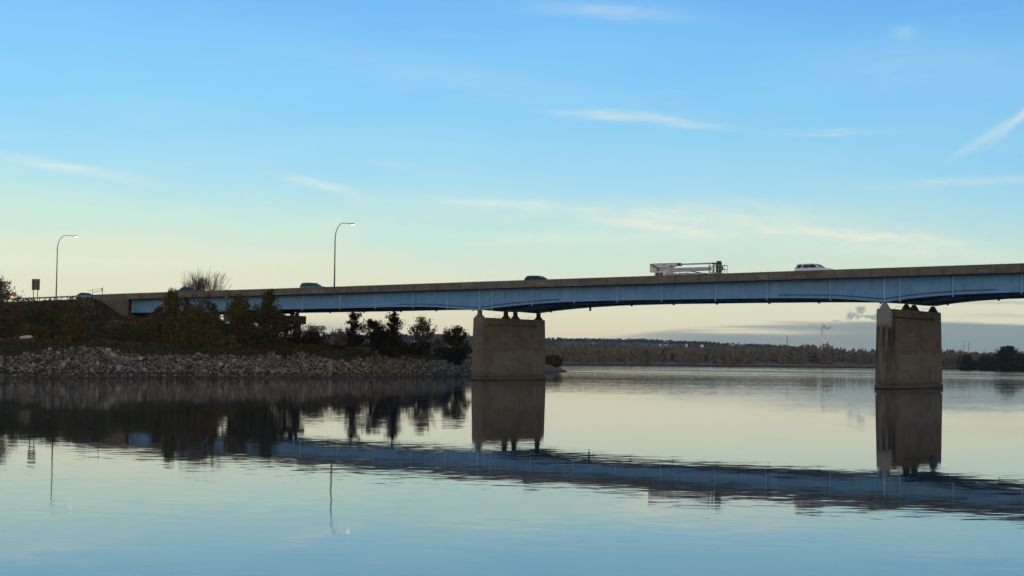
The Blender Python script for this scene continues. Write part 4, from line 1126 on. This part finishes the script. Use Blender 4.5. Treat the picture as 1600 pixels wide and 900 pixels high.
T_ = [
    # name, cat, label, x, top, width, Y, shape, leaf, kw
    ('tree', 'tree', 'brown leaved tree at the left edge rising above the guardrail', 2, 437, 78, 292, 'dome', BR, dict(n=1, bare=2, clumps=0)),
    ('bush', 'bush', 'dark rounded bush on the embankment below the road sign', 62, 482, 80, 268, 'dome', DG, {}),
    ('bush', 'bush', 'low dark bush at the left edge above the rocks', 8, 500, 83, 250, 'dome', DG, {}),
    ('bush', 'bush', 'bluish dark bush on the embankment left of the olive bush', 92, 488, 57, 262, 'round', DG, {}),
    ('bush', 'bush', 'olive green pointed bush beside the boulders left of the embankment hollow', 116, 492, 58, 240, 'cone', OL, dict(n=1)),
    ('bush', 'bush', 'grey twiggy bush on the dark embankment cone', 136, 468, 26, 288, 'round', GY_, dict(n=1, bare=2, clumps=0)),
    ('bush', 'bush', 'grey brown twiggy bush at the foot of the embankment cone', 180, 503, 26, 262, 'round', GY_, dict(n=1, bare=2, clumps=0)),
    ('bush', 'bush', 'round dark green bush at the foot of the embankment cone', 193, 508, 80, 248, 'dome', DG, dict(n=1)),
    ('bush', 'bush', 'wide olive bush below the left end of the blue girder', 232, 499, 78, 255, 'dome', OL, dict(n=1)),
    ('tree', 'tree', 'slim olive tree crossing the blue girder near its left end', 268, 453, 30, 252, 'column', OL, dict(n=1, clumps=0, density=1.0)),
    ('bush', 'bush', 'brown bush filling the gap under the left end span', 246, 494, 60, 272, 'dome', BR, dict(n=1, bare=1, clumps=0)),
    ('tree', 'tree', 'thin leaved tree veiling the girder under the dark pickup truck', 305, 461, 78, 256, 'round', BR2, dict(n=1, clumps=0, density=.6, bare=1)),
    ('bush', 'bush', 'dense olive bush standing under the thin leaved tree', 302, 482, 70, 250, 'dome', OL, dict(n=1, clumps=0)),
    ('bush', 'bush', 'yellowish olive bush in front of the bridge column', 328, 516, 52, 252, 'dome', YL, dict(n=1)),
    ('bush', 'bush', 'low yellow green bush just right of the bridge column foot', 356, 527, 34, 254, 'dome', YL, dict(n=1)),
    ('tree', 'tree', 'small sparse tree just right of the bridge column', 374, 462, 50, 262, 'column', OL, dict(n=1, clumps=0, density=.75, bare=1)),
    ('bush', 'bush', 'dense dark bush right of the bridge column', 389, 487, 52, 258, 'dome', DG, dict(n=1, clumps=0)),
    ('tree', 'tree', 'tall dark leafy tree reaching over the girder right of the column', 421, 454, 42, 266, 'cone', DG, dict(n=1, clumps=0, density=1.0)),
    ('tree', 'tree', 'broad dark green tree below the girder at its widest part', 412, 478, 85, 263, 'dome', DG, dict(n=1, clumps=0, density=1.0)),
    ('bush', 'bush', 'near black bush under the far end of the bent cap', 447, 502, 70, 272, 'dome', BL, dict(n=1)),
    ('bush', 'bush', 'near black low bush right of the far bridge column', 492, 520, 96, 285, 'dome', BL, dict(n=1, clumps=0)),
    ('bush', 'bush', 'tan leafless brush clump seen right of the far column', 492, 511, 54, 350, 'fan', TN, dict(n=1, bare=2, clumps=0)),
    ('bush', 'bush', 'tan brush thicket left of the first pointed tree', 536, 516, 56, 345, 'fan', TN, dict(n=1, bare=2, clumps=0)),
    ('tree', 'tree', 'thin scraggly dark tree with open top, leftmost of the pointed trees', 556, 486, 34, 302, 'column', BL, dict(n=1, clumps=0, density=.42, bare=1)),
    ('bush', 'bush', 'dark pointed bush at the foot of the scraggly tree', 550, 530, 28, 298, 'cone', BL, dict(n=1)),
    ('tree', 'tree', 'dark spreading tree between the two pointed trees', 586, 500, 44, 300, 'dome', BL, dict(n=1, clumps=0, density=1.0, bare=1)),
    ('tree', 'tree', 'dark conical tree with open branches, right of the spreading tree', 615, 484, 50, 302, 'cone', BL, dict(n=1, clumps=0, density=.5, bare=1)),
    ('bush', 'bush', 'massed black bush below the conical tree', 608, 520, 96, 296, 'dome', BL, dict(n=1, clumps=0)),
    ('tree', 'tree', 'brown autumn tree with fan shaped crown seen under the bridge', 661, 498, 50, 335, 'fan', BR, dict(n=1, clumps=0, density=.7, bare=2)),
    ('bush', 'bush', 'dark low bush in front of the brown fan shaped tree', 650, 536, 85, 310, 'dome', BL, dict(n=1, clumps=0)),
    ('bush', 'bush', 'tan grass tuft clump right of the brown fan shaped tree', 688, 530, 34, 340, 'fan', TN, dict(n=1, bare=2, clumps=0)),
    ('tree', 'tree', 'round dark tree close to the left side of the left pier', 713, 511, 46, 318, 'round', DG, dict(n=1, clumps=0, density=1.0, trunkf=.04)),
    ('bush', 'bush', 'low dark shrub on the rocks left of the left pier', 706, 545, 70, 315, 'dome', BL, dict(n=1)),
    ('bush', 'bush', 'small dark shrub on the rocky point right of the left pier', 862, 556, 38, 470, 'dome', DG, dict(n=1, lsize=.45)),
    ('tree', 'tree', 'bare leafless tree rising behind the bridge deck', 311, 433, 62, 352, 'fan', GY_, dict(n=0, bare=5, clumps=16, trunkf=.3)),
    ('bush', 'bush', 'low brown weed clump on top of the rocks at far left', 30, 535, 70, 232, 'dome', BR, dict(n=1, bare=1, clumps=0)),
    ('bush', 'bush', 'low brown bush beside the rocks below the olive pointed bush', 160, 533, 40, 240, 'dome', BR, dict(n=1, bare=1, clumps=0)),
    ('bush', 'bush', 'low dark weeds on top of the rocks under the broad dark tree', 470, 543, 70, 270, 'dome', DG, dict(n=1)),
    ('bush', 'bush', 'grey brown weeds on the rocks below the scraggly tree', 560, 548, 60, 287, 'dome', GY_, dict(n=1, bare=1, clumps=0)),
    ('bush', 'bush', 'dark scrubby bush spilling onto the rocks left of the scraggly tree', 522, 541, 60, 278, 'dome', BL, dict(n=1)),
    ('bush', 'bush', 'dark scrubby bush on the rocks under the spreading tree', 598, 546, 70, 290, 'dome', BL, dict(n=1)),
    ('bush', 'bush', 'black scrubby bush on the rocks below the brown fan shaped tree', 645, 552, 60, 303, 'dome', BL, dict(n=1, density=.8)),
    ('bush', 'bush', 'olive weeds on the rocks below the near black low bush', 440, 547, 60, 262, 'dome', DG, dict(n=1, density=.7)),
    ('bush', 'bush', 'dark green bush on the rocks between the wide olive bush and the yellowish one', 285, 530, 60, 247, 'dome', DG, dict(n=1)),
    ('tree', 'tree', 'small rusty sapling just left of the slim olive tree', 250, 478, 26, 258, 'column', BR2, dict(n=1, density=.6, bare=1)),
    ('tree', 'tree', 'olive sapling between the thin leaved tree and the bridge column', 332, 474, 30, 262, 'column', OL, dict(n=1, density=.7, bare=1)),
    ('bush', 'bush', 'olive bush on the slope below the bridge wing wall', 206, 494, 40, 268, 'dome', OL, dict(n=1, density=.9)),
    ('bush', 'bush', 'yellow olive bush at the top of the rocks at far left beside the white boat', 52, 508, 46, 244, 'dome', OL, dict(n=1)),
    ('bush', 'bush', 'brown twiggy bush high on the embankment beneath the left street lamp', 90, 470, 44, 292, 'dome', BR2, dict(n=1, density=.7, bare=1)),
    ('bush', 'bush', 'rusty brown bush on the slope between the sign and the dark embankment cone', 118, 474, 44, 285, 'dome', BR2, dict(n=1, density=.7)),
    ('bush', 'bush', 'rusty low bush at the left edge under the brown tree', 14, 476, 60, 278, 'dome', BR2, dict(n=1, density=.8)),
]
for nm, cat, lab, x, top, wd, Y, sh, lf, kw in T_:
    plant(nm, cat, lab, x, top, wd, Y, sh, lf, group=B, **kw)

# low scrub and dry grass covering the bank top and the embankment
n = 330000
sx = rng.uniform(-125, 18, n); sy = rng.uniform(215, 420, n); Pq = np.column_stack([sx, sy]); dq = shore_d(Pq)
rel = Pq - np.array([BO.x, BO.y]); s_q = rel @ np.array([U.x, U.y]); w_q = rel @ np.array([V_.x, V_.y])
ok = (dq > 5.9 + vnoise(Pq, .22, 15) * 1.3) & ~((s_q < -88) & (w_q > -1.9) & (w_q < 19)) & (np.abs(sx / sy + .16) < .26)
Pq = Pq[ok]; hq = ground_h(Pq)
# clumpy
cl = vnoise(Pq, .55, 9); hh = np.clip(.35 + .35 * cl, .08, 1.1)
C_ = np.column_stack([Pq, hq + rng.uniform(0, 1, len(Pq)) * hh])
V, F_ = quads(C_, .26, 0, 2.0)
tagit(link('scrub', np_mesh('scrub', V, F_), leafmat('scrub_leaves', (0.028, 0.025, 0.009), (0.058, 0.052, 0.019), (0.11, 0.088, 0.04))), 'low dry scrub and grass covering the left bank', 'scrub', kind='stuff')

FD = leafmat('far_dull_leaves', (0.05, 0.045, 0.028), (0.09, 0.075, 0.046), (0.12, 0.10, 0.065))
# far wood: brown leafless trees in one mass along the far bank
WOODC = leafmat('far_wood', (0.105, 0.082, 0.048), (0.145, 0.114, 0.068), (0.20, 0.162, 0.105))
DKC = leafmat('far_dark_wood', (0.018, 0.020, 0.016), (0.030, 0.034, 0.026), (0.05, 0.05, 0.038))
ALLC = []; DARKC = []
topx = [600, 860, 920, 1000, 1100, 1180, 1240, 1258, 1275, 1310, 1365, 1420, 1490, 1520, 1560, 1600, 1900]
topy = [538, 538, 538.5, 540.5, 541.5, 543, 543, 539.5, 540.5, 544.5, 547, 547, 547.5, 550, 553, 553, 550]
for k in range(2300):
    x = rng.uniform(560, 1750); row = rng.uniform() ** 1.4
    Yb = 1000.
    for (a, b_) in zip(SHORE[14:23], SHORE[15:24]):
        xa = 800 + FPX * a[0] / a[1]; xb = 800 + FPX * b_[0] / b_[1]
        if min(xa, xb) <= x <= max(xa, xb): Yb = a[1] + (b_[1] - a[1]) * (x - xa) / (xb - xa)
    Y = Yb + 30 + row * 240
    g0 = gh((x - 800) / FPX * Y, Y)
    zt = at(x, np.interp(x, topx, topy), Y).z * (1 if row > .5 else rng.uniform(.45, 1.0)) * rng.uniform(.8, 1.06)
    P = at(x, 560, Y); H = max(zt - g0, 3); wdt = rng.uniform(2.2, 5.5)
    m_ = 34
    tz = rng.uniform(0, 1, m_) ** .8; e = env('column', tz)
    a_ = rng.uniform(0, 6.28, m_); r_ = np.sqrt(rng.uniform(0, 1, m_)) * e * wdt
    C_ = np.column_stack([P.x + np.cos(a_) * r_, Y + np.sin(a_) * r_, g0 + tz * H])
    (DARKC if (rng.uniform() < .07 and row < .4) or (x > 1530 and row < .22) else ALLC).append(C_)


def tall_quads(C, w, h):
    n = len(C); a = rng.uniform(0, 6.28, n); d = np.column_stack([np.cos(a), np.sin(a), rng.normal(0, .3, n)])
    upv = np.column_stack([rng.normal(0, .22, n), rng.normal(0, .22, n), np.ones(n)])
    s = rng.uniform(.6, 1.4, (n, 1)); V = np.stack([C - upv * h * s, C - d * w * s, C + upv * h * s, C + d * w * s], 1).reshape(-1, 3)
    return V, np.arange(4 * n).reshape(n, 4)


V, F_ = tall_quads(np.vstack(ALLC), .95, 1.25)
tagit(link('far_wood', np_mesh('far_wood', V, F_), WOODC), 'brown leafless wood lining the far bank of the river', 'wood', kind='stuff')
V, F_ = tall_quads(np.vstack(DARKC), 1.0, 1.3)
tagit(link('far_evergreens', np_mesh('far_evergreens', V, F_), DKC), 'dark scattered bushes within the wood on the far bank', 'wood', kind='stuff')
for (lab, x, top, wd, Y, n) in (('largest dark round tree on the far bank near the right edge', 1574, 542, 46, 1210, 9000), ('dark tree on the far bank at the very right edge', 1604, 554, 26, 1150, 5000),
                             ('dark low tree on the far bank right of the right pier', 1512, 556, 28, 1330, 6000), ('flat dark tree cluster on the far bank between the masts and the largest tree', 1543, 558, 34, 1300, 5000),
                             ('dark tree on the far bank left of the smokestack', 1246, 544, 20, 1890, 4000), ('small dark bush on the far bank below the hill houses', 1050, 556, 22, 1740, 3000)):
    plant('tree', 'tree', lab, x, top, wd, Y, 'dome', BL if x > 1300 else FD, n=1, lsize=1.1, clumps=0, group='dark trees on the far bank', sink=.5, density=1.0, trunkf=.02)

# far hills with their tree line
hx = np.linspace(-2600, 3600, 260); hy = np.linspace(3300, 6200, 40)
HX, HY = np.meshgrid(hx, hy); Ph = np.column_stack([HX.ravel(), HY.ravel()])
crest = np.interp(Ph[:, 0] / Ph[:, 1], [-.6, -.2, .02, .09, .16, .19, .22, .3, .6], [50, 64, 64, 58, 50, 44, 30, 16, 10])
prof = np.interp(Ph[:, 1], [3300, 3700, 4150, 4400, 6200], [0.05, .5, .97, 1.0, .9])
hz = crest * prof + vnoise(Ph, .008, 21) * 1.6 * prof
idh = np.arange(len(Ph)).reshape(40, 260)
Fh = np.stack([idh[:-1, :-1].ravel(), idh[:-1, 1:].ravel(), idh[1:, 1:].ravel(), idh[1:, :-1].ravel()], 1)
HILL = mat('hill_ground', (0.085, 0.085, 0.055), (0.05, 0.052, 0.035), .01, 1.0)
hm = np_mesh('hills', np.column_stack([Ph, hz]), Fh); hm.shade_smooth()
tagit(link('hills', hm, HILL), kind='structure')


def hill_z(x, y):
    c = np.interp(x / y, [-.6, -.2, .02, .09, .16, .19, .22, .3, .6], [50, 64, 64, 58, 50, 44, 30, 16, 10]); p = np.interp(y, [3300, 3700, 4150, 4400, 6200], [0.05, .5, .97, 1.0, .9])
    return c * p + vnoise(np.column_stack([x, y]), .008, 21) * 1.6 * p


nh = 26000
yy = rng.uniform(3450, 4500, nh); xx = rng.uniform(-.12, .36, nh) * yy
kp = (vnoise(np.column_stack([xx, yy]), .02, 31) + .9 * (yy > 4100) > .25); xx = xx[kp]; yy = yy[kp]
zz = hill_z(xx, yy) - 1 + rng.uniform(0, 7, len(xx)) * (1 + .5 * vnoise(np.column_stack([xx, yy]), .03, 12))
V, F_ = quads(np.column_stack([xx, yy, zz]), 7.0, 0, 1.2)
tagit(link('hill_trees', np_mesh('hill_trees', V, F_), leafmat('hill_wood', (0.022, 0.030, 0.022), (0.035, 0.043, 0.030), (0.05, 0.055, 0.04))), 'dark tree cover on the far hills', 'wood', kind='stuff')

# ------------------------------------------------------------------ small far buildings
HW = mat('house_white', (0.78, 0.77, 0.74), None, .2, .8); HR = mat('house_roof', (0.12, 0.11, 0.10), None, .2, .9); HG = mat('blue_grey_siding', (0.11, 0.15, 0.18), None, .3, .8)


def house(x, y, Y, wpx, hpx, label, wall=HW, group='small houses on the far hillside', gz=None):
    P = at(x, y, Y); k = Y / FPX; w, h = wpx * k, hpx * k
    hs = empty('house', (P.x, Y, P.z - h * .5), rng.uniform(-.3, .3), label, 'house', group)
    b = MB(); b.box(-w / 2, w / 2, -w * .35, w * .35, -h * 1.5, h * .6); b.build('wall', wall, hs)
    b = MB(); b.prism([(-w * .4, h * .601), (w * .4, h * .601), (0, h * 1.05)], 'x', -w * .54, w * .54); b.build('roof', HR, hs)
    for q in (-.28, .28): b = MB(); b.box(w * q - w * .07, w * q + w * .07, -w * .35 - .06, -w * .35 - .005, h * .1, h * .4); b.build('window', GLASS, hs)


for (x, y, Y, w, h, l) in ((1031.5, 538, 3800, 3.4, 2.4, 'leftmost white house of the pair on the far hillside'), (1040, 538.5, 3800, 5, 2.2, 'wider white house of the pair on the far hillside'), (1072.5, 538, 3850, 3.6, 2.4, 'white house on the far hillside right of the pair'),
                        (1062, 545, 2300, 2.6, 3, 'small white house low among the brown trees of the far bank'), (899, 540.6, 2300, 2.4, 4, 'small white house near the left end of the far wood'), (926.5, 535.5, 3900, 3, 2, 'pale house high on the far hillside above the small white house'),
                        (1097, 538.6, 3850, 4.5, 1.8, 'pale low building on the far hillside at the right end')):
    house(x, y, Y, w, h, l)
house(686, 529, 430, 28, 13, 'blue grey building behind the trees beside the left pier', HG, None)
house(641, 533, 400, 12, 4, 'low white building behind the brown fan shaped tree', HW, None)

# power plant
PW = mat('plant_concrete', (0.85, 0.83, 0.78), (0.76, 0.74, 0.70), .05, .8); PD = mat('plant_cladding', (0.10, 0.11, 0.115), None, .05, .8)
P = at(1284.5, 516, 2600)
S = empty('smokestack', (P.x, 2600, 8), 0, 'tall pale smokestack smoking above the far bank trees', 'smokestack')
h = P.z - 8
b = MB(); b.tube([(0, 0, 0), (0, 0, h * .5), (0, 0, h)], [2.3, 1.9, 1.6], 16); b.build('shaft', PW, S, True)
b = MB(); b.tube([(0, 0, h - .01), (0, 0, h + .8)], [1.75, 1.75], 16); b.build('rim', PD, S)
b = MB(); b.tube([(0, 0, h * .12), (0, 0, h * .2)], [2.25, 2.2], 16, cap=False); b.build('band', PD, S)
P = at(1292, 548, 2580)
S = empty('plant_building', (P.x, 2580, 8), 0, 'dark industrial plant building right beside the smokestack', 'building')
k = 2580 / FPX
b = MB(); b.box(-5 * k, 4.2 * k, -4, 6, 0, at(1292, 538.5, 2580).z - 8); b.build('wall', PD, S)
b = MB(); b.box(-5.4 * k, -1 * k, -4.5, 6.5, at(1292, 538.5, 2580).z - 7.99, at(1292, 537.2, 2580).z - 8); b.box(.2 * k, 1.6 * k, -2, 2, at(1292, 538.5, 2580).z - 7.99, at(1292, 534.8, 2580).z - 8); b.build('roof', PD, S)
b = MB(); b.box(-4.2 * k, -2.8 * k, -4.1, -4.005, 3, 18 + (P.z - 8)); b.build('panel', PW, S)
P = at(1300.5, 540, 2580)
S = empty('silo', (P.x, 2580, 6), 0, 'small dark silo right of the plant building', 'silo'); b = MB(); b.tube([(0, 0, 0), (0, 0, P.z - 7), (0, 0, P.z - 6)], [1.2, 1.2, .3], 12); b.build('shell', PD, S)


def mast(x, y, Y, label, wide=1.0, plates=False):
    P = at(x, y, Y); S = empty('radio_mast', (P.x, Y, 6), 0, label, 'mast', 'thin masts on the far shore'); h = P.z - 6; b = MB()
    for i in range(4):
        a = i * PI / 2 + .4; b.tube([(math.cos(a) * wide, math.sin(a) * wide, 0), (math.cos(a) * wide * .55, math.sin(a) * wide * .55, h)], .13, 4)
    n_ = 9
    for j in range(n_):
        z0, z1 = h * j / n_, h * (j + 1) / n_; r1 = wide * (1 - .45 * j / n_)
        for i in range(4):
            a = i * PI / 2 + .4; c = a + PI / 2; b.bar((math.cos(a) * r1, math.sin(a) * r1, z0), (math.cos(c) * r1, math.sin(c) * r1, z1), .13)
    b.build('lattice', GALV, S)
    if plates:
        b = MB()
        for zf_ in (.92, .72, .60): b.box(-1.3, 1.3, -1.3, 1.3, h * zf_ - 1.6, h * zf_ + 1.2)
        b.build('antenna', HW, S)


mast(1230, 525, 2600, 'slender lattice mast on the far shore left of the smokestack', 1.3)
mast(1506, 533, 2400, 'lattice mast with white antennas right of the right pier', 1.0, True)
mast(1513.5, 533.5, 2400, 'plain thin mast just right of the mast with white antennas', .8)
mast(1343, 541, 2500, 'short thin mast on the far shore just left of the right pier', .6)
mast(1537.5, 545, 2400, 'short thin mast right of the two tall masts at the right', .6)

# smoke
SM = bpy.data.materials.new('smoke'); SM.use_nodes = True; T = NT(SM.node_tree)
T.n.remove(T.n['Principled BSDF']); pv = T.new('ShaderNodeVolumePrincipled'); pv.inputs['Color'].default_value = (.62, .70, .74, 1)
t = T.new('ShaderNodeTexCoord'); nn = T.noise(t.outputs['Object'], .16, 5, .6)
T.put(pv.inputs['Density'], T.mr(nn, .40, .60, .0, .22)); T.l.new(pv.outputs[0], T.n['Material Output'].inputs['Volume'])


def smoke(label, blobs, Y):
    V, F_ = [], []; off = 0; P0 = at(*blobs[0][:2], Y)
    b = MB()
    pts_ = [at(x, y, Y) - P0 for x, y, r_ in blobs]; b.tube(pts_, [r_ * Y / FPX for x, y, r_ in blobs], 12)
    o = b.build('smoke', SM); o.location = P0; tagit(o, label, 'smoke', kind=None)


smoke('grey smoke plume drifting right from the top of the smokestack', [(1284, 515.5, 1.2), (1284.8, 512, 2.6), (1286, 508, 3.6), (1289, 511, 3.2), (1293, 513, 2.4), (1299, 510.5, 1.4)], 2600)

HWD = mat('dull_white', (0.45, 0.45, 0.43), (0.33, 0.33, 0.32), 2, .8)
# ------------------------------------------------------------------ odd things on the bank
P = at(28, 524.5, 234); gz = gh(P.x, 238)
S = empty('upturned_boat', (P.x, 238, gz), .25, 'small white upturned boat lying at the top of the bank at far left', 'boat')
b = MB(); z_ = P.z - gz
loft(b, [(-1.15, z_ - .35, z_ - .25, z_ - .05, .5, .48, .30), (-.4, z_ - .35, z_ - .2, z_ + .12, .55, .5, .3), (.5, z_ - .3, z_ - .1, z_ + .2, .5, .42, .2), (1.15, z_ - .15, z_ + .02, z_ + .1, .1, .08, .04)])
b.build('hull', HWD, S, bevel=.04); S.scale = (.8, .8, .95)
b = MB(); b.box(-.9, -.7, -.4, .4, -.2, z_ - .36); b.box(.4, .6, -.4, .4, -.2, z_ - .31); b.build('block', BARK, S)
P = at(277.5, 492, 300); S = empty('utility_box', (P.x, 300, P.z), 0, 'small white box on a post beneath the left end span', 'box')
b = MB(); b.box(-.22, .22, -.12, .12, -.25, .25); b.build('cabinet', HW, S, bevel=.02)
b = MB(); b.box(-.05, .05, -.05, .05, gh(P.x, 300) - P.z - .2, -.251); b.build('post', GALV, S)

# ------------------------------------------------------------------ haze
hz_m = bpy.data.materials.new('haze'); hz_m.use_nodes = True; T = NT(hz_m.node_tree); T.n.remove(T.n['Principled BSDF'])
pv = T.new('ShaderNodeVolumePrincipled'); pv.inputs['Color'].default_value = (.80, .88, .95, 1); pv.inputs['Density'].default_value = 0.000035
T.l.new(pv.outputs[0], T.n['Material Output'].inputs['Volume'])
b = MB(); b.box(-6500, 6500, -300, 6800, -4.0, 90); hzo = b.build('haze', hz_m); tagit(hzo, kind='stuff')
